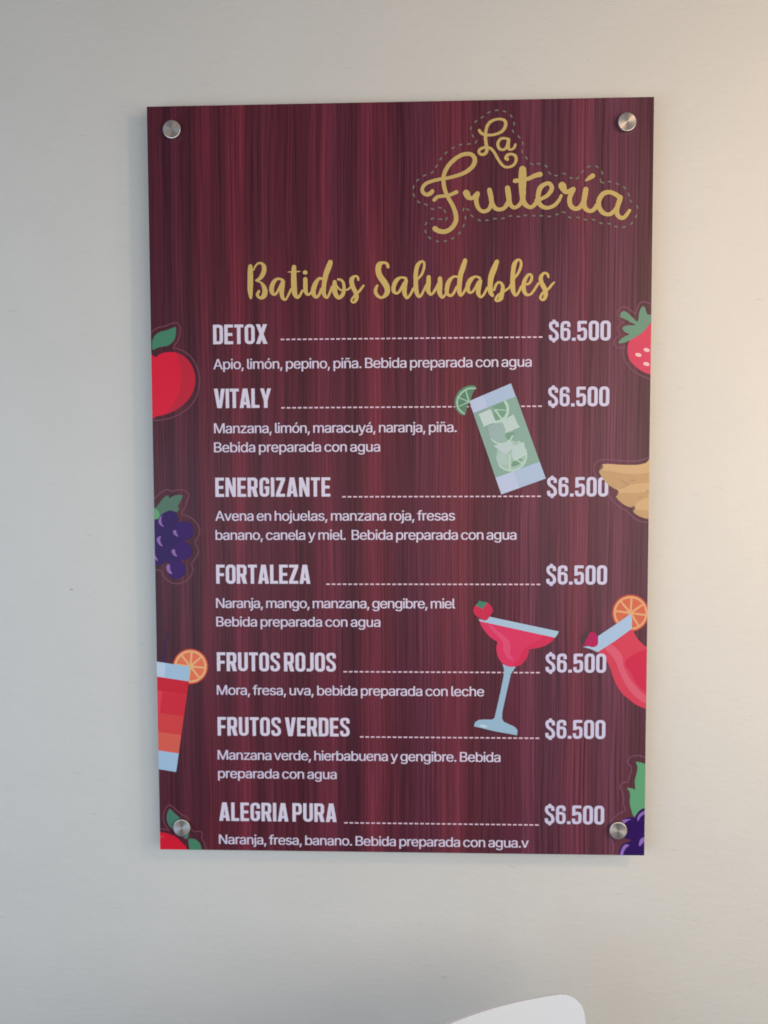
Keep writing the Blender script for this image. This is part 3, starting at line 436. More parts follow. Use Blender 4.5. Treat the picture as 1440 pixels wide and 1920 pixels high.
def wood_mat():
    mt = mat('printed_wood', (0.1, 0.02, 0.03), 0.42, 0, 0.25)
    nt = mt.node_tree; N, L = nt.nodes, nt.links
    b = N['Principled BSDF']
    tc = N.new('ShaderNodeTexCoord')
    def noise(sx, sz, detail, rough=0.5, off=0.0, src=None):
        mp = N.new('ShaderNodeMapping'); mp.inputs['Scale'].default_value = (sx, 1, sz); mp.inputs['Location'].default_value = (off, off, off)
        L.new(src or tc.outputs['Object'], mp.inputs[0])
        n = N.new('ShaderNodeTexNoise'); n.inputs['Scale'].default_value = 1; n.inputs['Detail'].default_value = detail; n.inputs['Roughness'].default_value = rough
        L.new(mp.outputs[0], n.inputs['Vector'])
        return n.outputs['Fac']
    def math_(op, a, b_, c=None):
        q = N.new('ShaderNodeMath'); q.operation = op
        for i, v in enumerate((a, b_, c)):
            if v is None: continue
            if isinstance(v, (int, float)): q.inputs[i].default_value = v
            else: L.new(v, q.inputs[i])
        return q.outputs[0]
    sep = N.new('ShaderNodeSeparateXYZ'); L.new(tc.outputs['Object'], sep.inputs[0])
    # long streaks wander a little on their way down
    wob = math_('SUBTRACT', noise(9, 5, 2, 0.5, 3.1), 0.5)
    wob2 = math_('SUBTRACT', noise(40, 10, 2, 0.5, 7.7), 0.5)
    x = math_('ADD', sep.outputs[0], math_('MULTIPLY', wob, 0.007))
    x = math_('ADD', x, math_('MULTIPLY', wob2, 0.0010))
    u = math_('MULTIPLY_ADD', x, 1/0.62, 0.5)
    cr = N.new('ShaderNodeValToRGB'); cr.color_ramp.interpolation = 'EASE'
    stops = WOOD
    e = cr.color_ramp.elements
    while len(e) < len(stops): e.new(0.5)
    for i, (px, c, y) in enumerate(stops):
        xx = mapb(px, y)[0]
        e[i].position = min(1, max(0, xx/0.62+0.5))
    for i, (px, c, y) in enumerate(stops):
        t = max(0, min(1, (px-280)/930))
        E = [a+(b_-a)*t for a, b_ in zip(EL, ER)]
        avg = (74+22*t, 29+21*t, 42+22*t)  # mean turns greyer rightwards, keeping the gloss haze in the colour
        c = [a_+(v-a_)*0.6 for a_, v in zip(avg, c)]
        e[i].color = (*[max(0.003, (v-0.003)/q) for v, q in zip(lin(c), E)], 1)
    L.new(u, cr.inputs[0])
    comb2 = N.new('ShaderNodeCombineXYZ'); L.new(x, comb2.inputs[0]); L.new(sep.outputs[2], comb2.inputs[2])
    f1 = noise(400, 3.4, 3, 0.65, 0, comb2.outputs[0])
    f2 = noise(700, 7, 3, 0.65, 5, comb2.outputs[0])
    f3 = noise(90, 1.5, 2, 0.5, 9, comb2.outputs[0])
    f4 = noise(1800, 500, 1, 0.5, 2)
    s = math_('ADD', math_('MULTIPLY', math_('SUBTRACT', f1, 0.5), 2.3), math_('MULTIPLY', math_('SUBTRACT', f2, 0.5), 1.6))
    s = math_('ADD', s, math_('MULTIPLY', math_('SUBTRACT', f3, 0.5), 0.45))
    s = math_('ADD', s, math_('MULTIPLY', math_('SUBTRACT', f4, 0.5), 0.5))
    s = math_('ADD', s, 1.0)
    s = math_('MAXIMUM', s, 0.25)
    vm = N.new('ShaderNodeVectorMath'); vm.operation = 'SCALE'
    L.new(cr.outputs[0], vm.inputs[0]); L.new(s, vm.inputs['Scale'])
    # cooler, purplish veins here and there
    mix = N.new('ShaderNodeMix'); mix.data_type = 'RGBA'; mix.blend_type = 'MULTIPLY'
    ramp = N.new('ShaderNodeMapRange'); ramp.inputs['From Min'].default_value = 0.50; ramp.inputs['From Max'].default_value = 0.68
    L.new(noise(45, 2.6, 2, 0.5, 21, comb2.outputs[0]), ramp.inputs['Value'])
    L.new(ramp.outputs[0], mix.inputs['Factor'])
    L.new(vm.outputs[0], mix.inputs['A'])
    mix.inputs['B'].default_value = (0.90, 0.98, 1.05, 1)
    L.new(mix.outputs['Result'], b.inputs['Base Color'])
    bp = N.new('ShaderNodeBump'); bp.inputs['Strength'].default_value = 0.05; bp.inputs['Distance'].default_value = 0.0005
    L.new(noise(160, 90, 3), bp.inputs['Height']); L.new(bp.outputs[0], b.inputs['Normal'])
    return mt
# colours of the printed grain, left to right, gloss haze at right included (where measured, colour)
WOOD = [(275, (56, 28, 38), 500), (300, (72, 32, 44), 500), (318, (54, 26, 36), 500), (331, (84, 38, 52), 500), (356, (58, 28, 38), 500),
 (384, (98, 38, 50), 500), (412, (74, 32, 42), 500), (448, (114, 42, 56), 500), (478, (70, 30, 40), 500), (497, (92, 40, 52), 500),
 (524, (88, 34, 46), 500), (566, (70, 30, 38), 500), (596, (100, 40, 54), 500), (612, (112, 44, 58), 500), (636, (84, 36, 50), 500),
 (660, (66, 30, 40), 500), (700, (128, 48, 60), 500), (722, (92, 36, 46), 500), (752, (78, 34, 46), 500), (800, (96, 44, 60), 500),
 (838, (112, 46, 58), 500), (864, (122, 50, 60), 500), (890, (92, 40, 48), 500), (925, (80, 40, 50), 500), (965, (92, 40, 54), 500),
 (996, (118, 58, 74), 500), (1022, (84, 46, 58), 500), (1060, (104, 54, 66), 500), (1085, (128, 58, 70), 500), (1125, (94, 52, 60), 500),
 (1150, (118, 64, 76), 500), (1215, (84, 50, 54), 500)]

TH = 0.005
def rounded_panel():
    bm = bmesh.new()
    vs = [bm.verts.new(v) for v in [(-HW, YF, -HH), (HW, YF, -HH), (HW, YF, HH), (-HW, YF, HH), (-HW, YF+TH, -HH), (HW, YF+TH, -HH), (HW, YF+TH, HH), (-HW, YF+TH, HH)]]
    for f in [(0, 1, 2, 3), (5, 4, 7, 6), (1, 5, 6, 2), (4, 0, 3, 7), (3, 2, 6, 7), (1, 0, 4, 5)]:
        bm.faces.new([vs[i] for i in f])
    bmesh.ops.bevel(bm, geom=bm.edges[:], offset=0.0003, segments=1, affect='EDGES')
    bm.normal_update()
    me = bpy.data.meshes.new('panel')
    bm.to_mesh(me); bm.free()
    return me
pm = rounded_panel()
panel = link('panel', pm, wood_mat(), board)
edge_mat = mat('panel_edge', (0.42, 0.39, 0.40), 0.5)
pm.materials.append(edge_mat)
for p in pm.polygons:
    if p.normal.y > -0.9: p.material_index = 1

# standoffs: a turned metal cap in front, a barrel between board and wall
def lathe(profile, n=40):
    vs, fs = [], []
    for r, y in profile:
        vs += [(r*math.cos(2*math.pi*i/n), y, r*math.sin(2*math.pi*i/n)) for i in range(n)]
    for k in range(len(profile)-1):
        for i in range(n):
            j = (i+1) % n
            fs.append((k*n+i, k*n+j, (k+1)*n+j, (k+1)*n+i))
    fs.append(tuple(range(n))[::-1]); fs.append(tuple((len(profile)-1)*n+i for i in range(n)))
    return vs, fs
def steel():
    mt = mat('brushed_steel', (0.64, 0.59, 0.58), 0.42, 1.0)
    nt = mt.node_tree; N, L = nt.nodes, nt.links
    b = N['Principled BSDF']
    b.inputs['Anisotropic'].default_value = 0.7
    tg = N.new('ShaderNodeTangent'); tg.direction_type = 'RADIAL'; tg.axis = 'Y'
    L.new(tg.outputs[0], b.inputs['Tangent'])
    return mt
steel_m = steel()
RC = 0.0108
cv, cf = lathe([(0.0085, YF), (RC, YF-0.0003), (RC, YF-0.0058), (RC-0.0003, YF-0.0062), (RC-0.0009, YF-0.0065)])
cap_me = mesh('standoff_cap', cv, cf)
cap_me.materials.append(steel_m)
bv, bf = lathe([(0.008, 0), (0.008, YF+TH)])
bar_me = mesh('barrel', bv, bf)
bar_me.materials.append(steel_m)
for nm, (cx, cz) in zip(('upper left', 'upper right', 'lower left', 'lower right'), ((-0.2685, 0.4245), (0.2675, 0.4235), (-0.2705, -0.4235), (0.2665, -0.4205))):
    c = link('standoff_cap', cap_me, None, board, loc=(cx, 0, cz))
    link('barrel', bar_me, None, c)

# ------------------------------------------------------------------ print on the board
white = ink((202, 190, 209), 620)
whiteL = ink((199, 191, 210), 480)
whiteR = ink((206, 194, 214), 1080)
gold = ink((200, 168, 100), 820)
gold_logo = ink((196, 165, 102), 1000)

HEADS = [('DETOX', 399.8, 501.5, 645.2, 639), ('VITALY', 401.6, 508.6, 765, 762), ('ENERGIZANTE', 404, 619.5, 931.4, 931),
 ('FORTALEZA', 405.6, 582, 1094.4, 1096), ('FRUTOS ROJOS', 407, 630.2, 1258.7, 1261), ('FRUTOS VERDES', 408.3, 656, 1380, 1385), ('ALEGRIA PURA', 411.4, 631.2, 1540, 1545)]
PX = [(1028.6, 1144.6), (1027.3, 1142.2), (1025.3, 1140.2), (1023.8, 1138), (1022.5, 1136.2), (1022, 1134.8), (1021, 1132.5)]
for (t, a, b_, base, pb), (p0, p1) in zip(HEADS, PX):
    caps_line('item_heading', t, a, b_, base, 23.4, whiteL, board, 3)
    caps_line('price_text', '$6.500', p0, p1, pb, 23.4, whiteR, board, 3 if t == 'ENERGIZANTE' else 7)

DESC = [
 ('Apio, limón, pepino, piña. Bebida preparada con agua', 400.4, 996.5, (691.5, 688.4)),
 ('Manzana, limón, maracuyá, naranja, piña.', 401.8, 856, (812, 810.4)),
 ('Bebida preparada con agua', 401.8, 712.5, (847.6, 847)),
 ('Avena en hojuelas, manzana roja, fresas', 404, 853, (976.3, 976)),
 ('banano, canela y miel.  Bebida preparada con agua', 404.6, 968, (1012, 1012)),
 ('Naranja, mango, manzana, gengibre, miel', 405.6, 853.5, (1140, 1140.5)),
 ('Bebida preparada con agua', 406, 713, (1174.8, 1175)),
 ('Mora, fresa, uva, bebida preparada con leche', 407, 907.5, (1303, 1305)),
 ('Manzana verde, hierbabuena y gengibre. Bebida', 408.6, 938, (1425, 1427.6)),
 ('preparada con agua', 409.4, 631, (1459.6, 1459.6)),
 ('Naranja, fresa, banano. Bebida preparada con agua.v', 411, 991, (1583.4, 1588))]
for t, a, b_, base in DESC:
    text_line(t, a, b_, base, white, board, 3, cap_mm=12.0)

# dotted leaders between a heading and its price
LEAD = [(521, 637, 1017, 631.5, None), (524, 765.5, 1016, 760.8, None), (636, 932.6, 1014, 929.4, None), (604, 1095.5, 1013, 1095.6, None),
        (637, 1258.6, 1012, 1262, None), (668, 1381.2, 1011, 1384.6, None), (639, 1542.6, 1010, 1546.8, None)]
px_mat = ink((216, 182, 196), 800)
for x0, y0, x1, y1, _ in LEAD:
    (a, z0), (b_, z1) = mapb(x0, y0), mapb(x1, y1)
    z = (z0+z1)/2
    cs = []
    per, ln, h = 0.00672, 0.0045, 0.00085
    n = int((b_-a)/per)
    for i in range(n+1):
        s0 = b_-ln-i*per
        if s0 < a-0.001: break
        cs.append(rect(s0, z-h, s0+ln, z+h))
    sheet('dotted_leader', cs, px_mat, board, 1, fix=False)

# hand-lettered title
K = Z(450, 480, 10.286); K2 = Z(580, 480, 10.286); K3 = Z(690, 475, 8.0); K4 = Z(860, 475, 7.579)
def S(z, *strokes, n=4, k=0.90):
    out = []
    for s in strokes: out += z.stroke([(p[0], p[1], p[2]*k) for p in s], n)
    return out
title = []
title += S(K,
 [(200,200,45),(200,300,57),(200,500,60),(197,650,56),(205,760,42),(210,810,28)],
 [(262,270,16),(305,185,20),(362,140,22),(425,148,30),(466,210,46),(460,300,50),(425,385,46),(370,445,36),(310,468,20)],
 [(310,480,15),(400,510,20),(455,580,42),(485,680,55),(462,770,56),(410,812,32),(355,788,30),(335,740,33),(368,678,26)],
 [(825,462,28),(735,440,27),(660,490,42),(615,590,50),(612,680,48),(645,740,33),(695,728,28),(745,650,28),(800,540,32)],
 [(830,500,45),(815,600,50),(805,720,48),(828,815,38),(880,842,22),(930,760,24),(990,640,28)],
 [(1043,212,46),(1037,320,55),(1038,480,60),(1045,620,60),(1060,740,52),(1105,800,33),(1150,770,28),(1205,670,27)],
 [(925,310,8),(1050,305,18),(1160,298,9)],
 [(1260,448,46),(1262,560,48),(1265,660,46),(1290,735,33),(1350,730,28),(1405,650,25)],
 [(1252,318,46),(1262,320,46)])
title += S(K2,
 [(250,440,30),(190,435,30),(125,520,48),(82,640,55),(84,740,46),(135,798,30),(190,745,30),(235,640,33)],
 [(405,120,52),(375,210,60),(322,350,58),(292,500,50),(277,640,48),(288,750,42),(340,802,28),(390,725,26),(440,600,33)],
 [(488,500,42),(488,620,55),(500,720,52),(560,805,40),(638,755,42),(670,650,36),(662,540,32),(625,470,27),(555,450,24)],
 [(520,560,18),(580,640,20),(650,663,18),(740,648,20),(800,600,26)],
 [(945,462,25),(930,405,26),(880,388,24),(822,440,48),(818,520,50),(850,620,48),(897,710,48),(912,800,45),(888,875,32),(842,896,22),(812,860,24),(850,790,24),(920,720,27),(980,660,27),(1045,572,24)])
title += S(K3,
 [(300,205,25),(282,155,25),(228,140,22),(168,172,46),(154,260,48),(182,350,50),(240,430,52),(288,520,48),(280,605,40),(215,663,22),(152,645,26),(112,580,30),(122,520,26),(140,485,20)],
 [(570,375,22),(495,362,19),(425,410,36),(385,500,36),(388,570,33),(432,603,19),(480,560,23),(540,450,26)],
 [(570,412,33),(552,500,36),(547,590,38),(580,668,24),(628,630,20),(682,530,23)],
 [(755,378,18),(803,320,22),(840,220,22),(840,140,20),(800,122,20),(745,180,35),(718,290,36),(717,430,38),(722,550,38),(752,640,28),(790,638,23),(830,570,20),(872,480,20)],
 [(910,358,35),(907,450,40),(900,550,40),(938,618,22),(988,580,23),(1050,470,26)],
 [(1080,378,36),(1080,470,42),(1073,580,42),(1110,660,25),(1160,620,20),(1182,560,19)],
 [(1335,352,20),(1280,352,20),(1215,420,36),(1183,530,38),(1190,605,28),(1240,637,22),(1290,590,23),(1330,500,20)])
title += S(K4,
 [(92,102,34),(62,200,42),(28,300,40),(12,430,38),(8,540,35),(30,600,22),(70,560,20),(112,480,20)],
 [(300,352,23),(238,330,17),(165,382,37),(128,470,36),(142,542,28),(182,558,19),(225,510,20),(280,410,23)],
 [(308,392,30),(290,470,36),(277,560,36),(310,622,20),(355,588,20),(408,488,20)],
 [(543,118,34),(503,220,46),(462,330,46),(448,450,40),(452,550,38),(480,598,27)],
 [(502,520,20),(540,432,20),(590,413,19),(627,470,28),(618,550,33),(600,640,35),(555,676,20),(524,660,20),(560,600,23),(640,545,18),(715,490,17),(742,440,16)],
 [(792,352,17),(840,290,22),(883,190,23),(882,112,20),(840,93,20),(793,150,36),(772,270,36),(767,400,38),(772,520,38),(802,598,21),(840,570,20),(892,470,20)],
 [(935,440,18),(1000,430,20),(1038,360,23),(1028,305,20),(982,312,23),(932,400,33),(922,500,36),(952,578,28),(1010,588,18),(1060,540,20),(1130,430,20)],
 [(1275,338,17),(1258,292,20),(1210,282,19),(1168,340,33),(1177,420,36),(1220,500,38),(1240,570,33),(1223,640,28),(1190,662,19),(1158,630,20),(1200,560,23),(1280,500,20),(1320,450,20),(1358,412,14)])
sheet('title_lettering', title, gold, board, 3, fix=True)

# logo
A = Z(770, 270, 10.107); Bz = Z(850, 290, 7.2); Cz = Z(1030, 300, 8.0); Dz = Z(870, 195, 11.08)
logo = []
logo += S(A,
 [(412,895,42),(370,940,46),(300,962,40),(228,910,40),(226,830,38),(290,752,38),(420,700,36),(560,668,36),(700,645,36),(880,600,38),(1050,530,42),(1178,420,46),(1218,300,48),(1170,212,45),(1080,188,42),(960,212,42),(822,300,44),(702,430,44),(632,580,44),(622,720,44),(652,880,44),(712,1020,42),(802,1180,44),(857,1350,48),(850,1480,48),(770,1600,48),(650,1662,48),(530,1648,52),(460,1605,56)],
 [(447,1060,40),(512,1002,36),(640,985,36),(760,960,36),(868,912,42)])
logo += S(Bz,
 [(172,518,50),(182,530,50),(200,572,42),(255,588,30),(310,535,30),(328,528,34),(308,600,34),(320,680,33),(352,740,29),(410,768,29),(480,738,30),(515,650,30)],
 [(487,478,36),(505,560,38),(520,650,35),(560,718,33),(620,742,29),(690,718,30),(738,650,36)],
 [(732,452,40),(745,550,42),(760,650,35),(800,708,29),(840,713,27),(900,670,30),(938,590,33),(955,500,30)],
 [(935,200,54),(933,300,60),(932,430,56),(933,560,42),(948,640,42),(1000,698,33),(1060,708,29),(1110,660,33)],
 [(832,355,34),(920,345,30),(1020,322,30),(1100,285,34),(1170,267,40)],
 [(1120,620,30),(1190,595,27),(1272,548,30),(1330,460,34),(1300,392,30),(1240,397,30),(1172,450,38),(1145,550,36),(1150,640,36),(1200,700,33),(1280,718,28),(1370,680,28),(1430,612,26)])
logo += S(Cz,
 [(148,600,26),(178,535,26)],
 [(192,385,64),(200,402,64),(240,480,38),(300,468,36),(362,437,38),(322,520,40),(302,600,40),(322,690,40),(390,733,36),(460,708,38),(505,640,38)],
 [(547,442,45),(532,540,46),(517,640,43),(542,730,40),(610,768,33),(670,740,36),(722,670,38)],
 [(548,308,16),(600,272,33),(650,238,42)],
 [(1050,560,40),(1000,520,38),(900,482,36),(802,512,40),(742,610,42),(747,710,40),(800,788,38),(880,818,33),(950,788,36),(1010,720,38),(1060,600,40)],
 [(1066,560,40),(1024,690,40),(1012,790,40),(1050,858,36),(1110,868,33),(1160,820,31),(1203,758,28)])
logo += S(Dz,
 [(316,546,33),(352,600,36),(430,638,36),(550,648,31),(680,623,31),(800,560,36),(863,450,40),(850,352,38),(770,317,30),(660,322,30),(550,372,36),(482,460,36),(452,580,36),(447,700,40),(457,820,40),(476,920,38),(460,1008,40),(390,1053,33),(322,1028,33),(312,970,33),(370,920,33),(470,902,33),(560,930,33),(630,1010,33),(690,1120,33),(770,1240,33),(850,1308,30),(950,1308,30),(1040,1260,33),(1083,1160,36),(1060,1072,36),(980,1042,30),(905,1062,38),(870,1120,42),(898,1148,42)],
 [(930,730,28),(820,712,30),(742,742,33),(702,830,36),(727,920,36),(800,953,30),(870,920,33),(908,830,36),(923,740,36)],
 [(928,742,38),(915,850,40),(930,930,36),(980,950,26),(1040,910,30),(1068,845,30)])
lg = sheet('logo_lettering', logo, gold_logo, board, 3)
dots = [(963.9,232),(962,246.4),(973.3,256.8),(980,269),(979,284),(986.9,296),(997,307.5),(1009.7,307),(1024,311.5),(1030.6,324.7),(1042.3,329.3),(1058,326),(1071,333.8),(1082.5,334),(1092,322),(1104,312.5),(1119,312.5),(1129,324),(1126,338.5),(1130,342.5),(1143,340.6),(1157.5,345),(1171,352),(1179,365),(1182,377),(1195,388),(1192.5,406),(1184,419),(1170,426),(1155,425),(1142,419.5),(1127,418.5),(1113,412),(1097.5,412),(1084,408),(1068,407.5),(1057,398),(1044.5,402),(1030,406),(1014.6,404.6),(1000.7,404.6),(985,404),(972,406),(957,405),(943,409.4),(928,410),(913,413),(898.6,413),(885,405),(877,393),(869,393),(872.4,408.5),(869.4,423),(861.5,437),(849,447),(835,452),(820,452.5),(805.6,446),(797.7,434),(798.7,419),(810.6,410),(825.4,411),(837,410.5),(833.8,395.7),(825,389.5),(811,392),(798.7,383.8),(784.8,378.8),(776,366),(775.4,351),(783,337.8),(796,329),(810.6,323),(818.5,311.6),(826.4,298),(836,286.8),(849.6,277.4),(863.5,271.5),(879,270),(892.6,266),(886.7,255),(883,240.6),(892,228),(904,220),(916.5,211),(931,207),(946,209),(958.4,217.6)]
P1 = Z(0, 0, 1)
cs = []
for i, p in enumerate(dots):
    a, b_ = dots[i-1], dots[(i+1) % len(dots)]
    d = np.array(b_)-np.array(a); d = d/np.hypot(*d)*3.3
    cs += P1.stroke([(p[0]-d[0], p[1]-d[1], 1.35), (p[0]+d[0], p[1]+d[1], 1.35)], 1, caps=False)
sheet('dashed_outline', cs, ink((116, 116, 102), 960), lg, 2)

GREEN, DKGREEN = (62, 122, 96), (60, 95, 82)
def halo(z, pts, px, parent, name='outline'):
    w = z.k*0.95
    return sheet(name, z.stroke([(p[0], p[1], w) for p in pts], 3), ink((128, 78, 98) if px > 700 else (110, 62, 78), px), parent, 1)

# red apple, left edge
z = Z(270, 590, 9.143)
ap = sheet('printed_apple', [z.poly([(40,690),(150,700),(200,730),(270,680),(360,648),(470,640),(560,655),(680,710),(790,820),(860,970),(880,1120),(860,1270),(800,1400),(700,1520),(600,1600),(480,1670),(350,1715),(230,1735),(40,1738)], 3)], ink((196, 28, 54), 320), board, 2)
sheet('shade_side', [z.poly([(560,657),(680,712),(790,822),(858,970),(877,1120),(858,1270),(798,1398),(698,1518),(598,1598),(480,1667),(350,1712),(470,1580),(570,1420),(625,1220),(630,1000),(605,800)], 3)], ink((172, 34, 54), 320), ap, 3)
sheet('leaf', [z.poly([(150,605),(138,500),(150,430),(200,345),(290,292),(400,265),(530,215),(550,260),(545,350),(520,430),(460,500),(390,538),(280,555),(210,580)], 3)], ink((64, 118, 94), 320), ap, 3)
halo(z, [(90,340),(150,280),(240,225),(350,200),(450,160),(530,140),(590,165),(625,230),(615,330),(590,430),(500,570),(560,580),(680,630),(800,720),(900,880),(950,1050),(950,1200),(900,1400),(800,1560),(650,1680),(480,1765),(300,1805),(120,1812)], 330, ap)

# strawberry, right edge
z = Z(1130, 560, 12)
sb = sheet('printed_strawberry', [z.poly([(1250,380),(1060,570),(970,680),(860,790),(740,860),(620,930),(570,1040),(555,1160),(580,1320),(640,1430),(740,1530),(850,1610),(960,1670),(1060,1700),(1250,1710)], 3)], ink((214, 68, 94), 1200), board, 2)
sheet('leaf', [z.poly([(390,410),(398,345),(440,292),(510,287),(580,335),(680,432),(760,512),(800,480),(812,350),(850,225),(912,170),(958,220),(1000,345),(1060,360),(1250,330),(1250,380),(1100,520),(1060,560),(970,680),(870,780),(760,850),(640,920),(540,970),(440,1000),(352,1000),(390,930),(480,860),(600,800),(530,770),(470,720),(443,670),(480,625),(570,600),(740,595),(640,540),(520,470),(430,432)], 2)], ink((110, 144, 120), 1200), sb, 3)
for sx, sy in ((988, 1155), (803, 1265), (982, 1470)):
    sheet('seed', [z.disc(sx, sy, 72, 42, 0.25, 20)], ink((238, 188, 184), 1200), sb, 3)
halo(z, [(1250,200),(1080,120),(1000,85),(900,70),(830,110),(790,200),(740,330),(680,300),(600,240),(500,185),(400,210),(330,290),(340,400),(400,500),(470,540),(400,570),(340,640),(350,750),(400,820),(300,890),(250,960),(270,1060),(370,1110),(490,1075),(450,1180),(500,1380),(600,1540),(760,1670),(900,1750),(1060,1800),(1250,1830)], 1180, sb)

# glass of lime and ice
z = Z(840, 700, 7.2)
gl = sheet('printed_lime_drink', [z.poly([(285,375),(850,135),(1320,1420),(720,1635)])], ink((170, 184, 206), 940), board, 4)
for q in ([(285,375),(475,295),(535,462),(345,535)], [(640,1410),(880,1322),(965,1548),(720,1635)]):
    sheet('glass_glare', [z.poly(q)], ink((184, 190, 212), 940), gl, 5)
sheet('green_drink', [z.poly([(345,535),(920,310),(1237,1193),(640,1410)])], ink((136, 164, 150), 940), gl, 6)
sheet('lime_slice', [z.poly([(372,175),(300,163),(220,185),(148,240),(103,312),(88,400),(105,480),(155,548),(215,565),(238,545),(262,430),(300,370),(330,280)], 2)], ink((92, 128, 106), 900), gl, 7)
sheet('lime_pith', z.stroke([(368,203,12),(275,208,12),(190,258,13),(135,335,13),(124,420,13),(152,492,12),(218,545,10)], 4)+z.stroke([(285,385,12),(240,235,8)], 1)+z.stroke([(285,385,9),(128,322,6)], 1)+z.stroke([(285,385,9),(150,445,6)], 1), ink((156, 190, 158), 900), gl, 8)
for q in ([(640,490),(600,450),(700,400),(790,378),(820,430),(800,520),(730,610),(640,660),(600,640)], [(770,810),(900,800),(850,880),(800,890)], [(870,1190),(1000,1150),(960,1230),(860,1260)]):
    sheet('lime_flesh', [z.poly(q, 2)], ink((116, 152, 128), 940), gl, 7)
for k_, (q, c) in enumerate(((z.disc(850, 1105, 200), (160, 182, 170)), (z.disc(712, 790, 155), (150, 174, 162)))):
    sheet('lime_round', [q], ink(c, 940), gl, 6.5+k_*0.2)
sheet('lime_rind', z.ring(640, 490, 148, 186, -38, 92, 24)+z.ring(718, 790, 150, 172, 20, 165, 24)+z.ring(850, 1105, 196, 220, -60, 138, 30)+z.stroke([(640,490,8),(800,500,5)], 1)+z.stroke([(640,500,12),(720,610,12)], 1)+z.stroke([(870,1072,8),(1045,1065,8)], 1)+z.stroke([(830,1100,16),(835,1290,14)], 1)+z.stroke([(870,1130,10),(1000,1215,9)], 1)+z.stroke([(580,870,8),(640,800,8),(710,785,8)], 2), ink((180, 202, 184), 940), gl, 8)
ice = 9
for q, c in (([(412,552),(572,482),(645,648),(482,712)], (190, 202, 198)), ([(715,652),(882,553),(958,722),(775,797)], (184, 200, 192)), ([(530,712),(740,668),(790,800),(700,940),(560,870)], (152, 172, 166)),
             ([(610,975),(860,915),(900,985),(785,1100),(690,1040)], (184, 196, 194)), ([(690,1060),(790,1105),(820,1240),(680,1240),(640,1140)], (170, 190, 180)), ([(880,980),(1025,925),(1050,1070),(900,1180),(850,1080)], (182, 198, 192))):
    ice += 0.15
    sheet('ice_cube', [z.poly(q)], ink(c, 940), gl, ice)
for q in ([(482,712,8),(560,680,6),(645,648,8)], [(775,797,8),(960,720,8)], [(890,1175,9),(1050,1085,9)]):
    sheet('ice_edge', z.stroke(q, 1), ink((192, 206, 198), 940), gl, 10)

# bananas, right edge
z = Z(1100, 840, 10.286)
bn = sheet('printed_bananas', [z.poly([(1300,220),(1150,282),(1000,322),(800,326),(600,320),(450,308),(295,315),(300,370),(243,430),(262,515),(340,620),(440,730),(600,815),(600,870),(558,935),(640,1030),(750,1110),(870,1150),(930,1135),(905,1190),(900,1230),(980,1298),(1080,1343),(1190,1365),(1300,1370)], 2)], ink((208, 166, 120), 1190), board, 5)
sheet('banana_underside', [z.poly([(245,432),(262,513),(340,618),(440,728),(600,792),(800,720),(1000,680),(1300,640),(1300,470),(1000,505),(700,490),(450,440)], 2), z.poly([(562,937),(642,1028),(750,1106),(860,1144),(930,1120),(1000,1030),(1300,900),(1300,830),(900,870),(680,860)], 2), z.poly([(905,1200),(980,1295),(1080,1340),(1300,1366),(1300,1230),(1000,1190)], 2)], ink((194, 152, 108), 1190), bn, 6)
sheet('banana_crease', z.stroke([(640,600,5),(750,680,9),(800,712,6),(640,790,4)], 3)+[z.disc(890,625,50,14,0,16)]+[z.disc(1025,945,36,12,0,16)]+[z.disc(1180,830,32,12,0,16)], ink((172, 132, 104), 1190), bn, 7)
for q in ([(295,318),(312,380),(250,428),(238,405),(262,350)], [(602,820),(610,880),(562,932),(550,880)], [(870,1130),(925,1125),(930,1180),(900,1200),(878,1170)]):
    sheet('stem_tip', [z.poly(q, 2)], ink((118, 80, 76), 1190), bn, 8)
halo(z, [(1300,140),(1200,185),(1080,225),(950,250),(700,250),(500,228),(330,225),(215,250),(152,330),(145,450),(190,560),(300,690),(425,800),(440,920),(520,1040),(650,1150),(790,1230),(900,1340),(1030,1410),(1190,1440),(1300,1445)], 1180, bn)

# bunch of grapes, left edge
z = Z(270, 900, 9.146)
gp = sheet('printed_grapes', [z.disc(*c) for c in ((430,680,158),(690,872,166),(300,850,200),(400,1030,190),(660,1215,162),(230,1300,168),(400,1230,180),(555,1535,160),(120,1100,200),(560,1040,120),(540,1360,110),(560,800,90))], ink((46, 18, 82), 320), board, 2)
sheet('grape', [z.disc(690,872,158), z.disc(660,1215,155), z.disc(555,1535,153)], ink((52, 18, 90), 320), gp, 3)
sheet('glare', [z.poly(q, 3) for q in ([(320,605),(268,650),(250,710),(278,770),(342,805),(308,750),(296,690),(303,640)], [(547,860),(500,875),(515,930),(590,975),(562,920)], [(290,960),(228,992),(225,1045),(262,1110),(322,1135),(286,1070),(278,1010)], [(525,1190),(478,1200),(480,1245),(512,1292),(572,1312),(542,1260)], [(442,1450),(390,1462),(388,1525),(422,1590),(487,1612),(452,1540)], [(150,1250),(200,1300),(242,1388),(190,1360),(150,1330)])], ink((128, 96, 158), 320), gp, 4)
sheet('leaf', [z.poly([(60,520),(180,490),(240,430),(300,350),(360,287),(412,262),(440,312),(500,275),(580,255),(668,264),(650,320),(610,400),(580,460),(612,480),(570,552),(500,530),(430,522),(350,560),(290,600),(240,668),(60,665)], 2)], ink((76, 106, 90), 320), gp, 5)
sheet('leaf', [z.poly([(60,480),(180,485),(225,510),(268,570),(242,665),(60,662)], 2)], ink((92, 146, 104), 320), gp, 6)
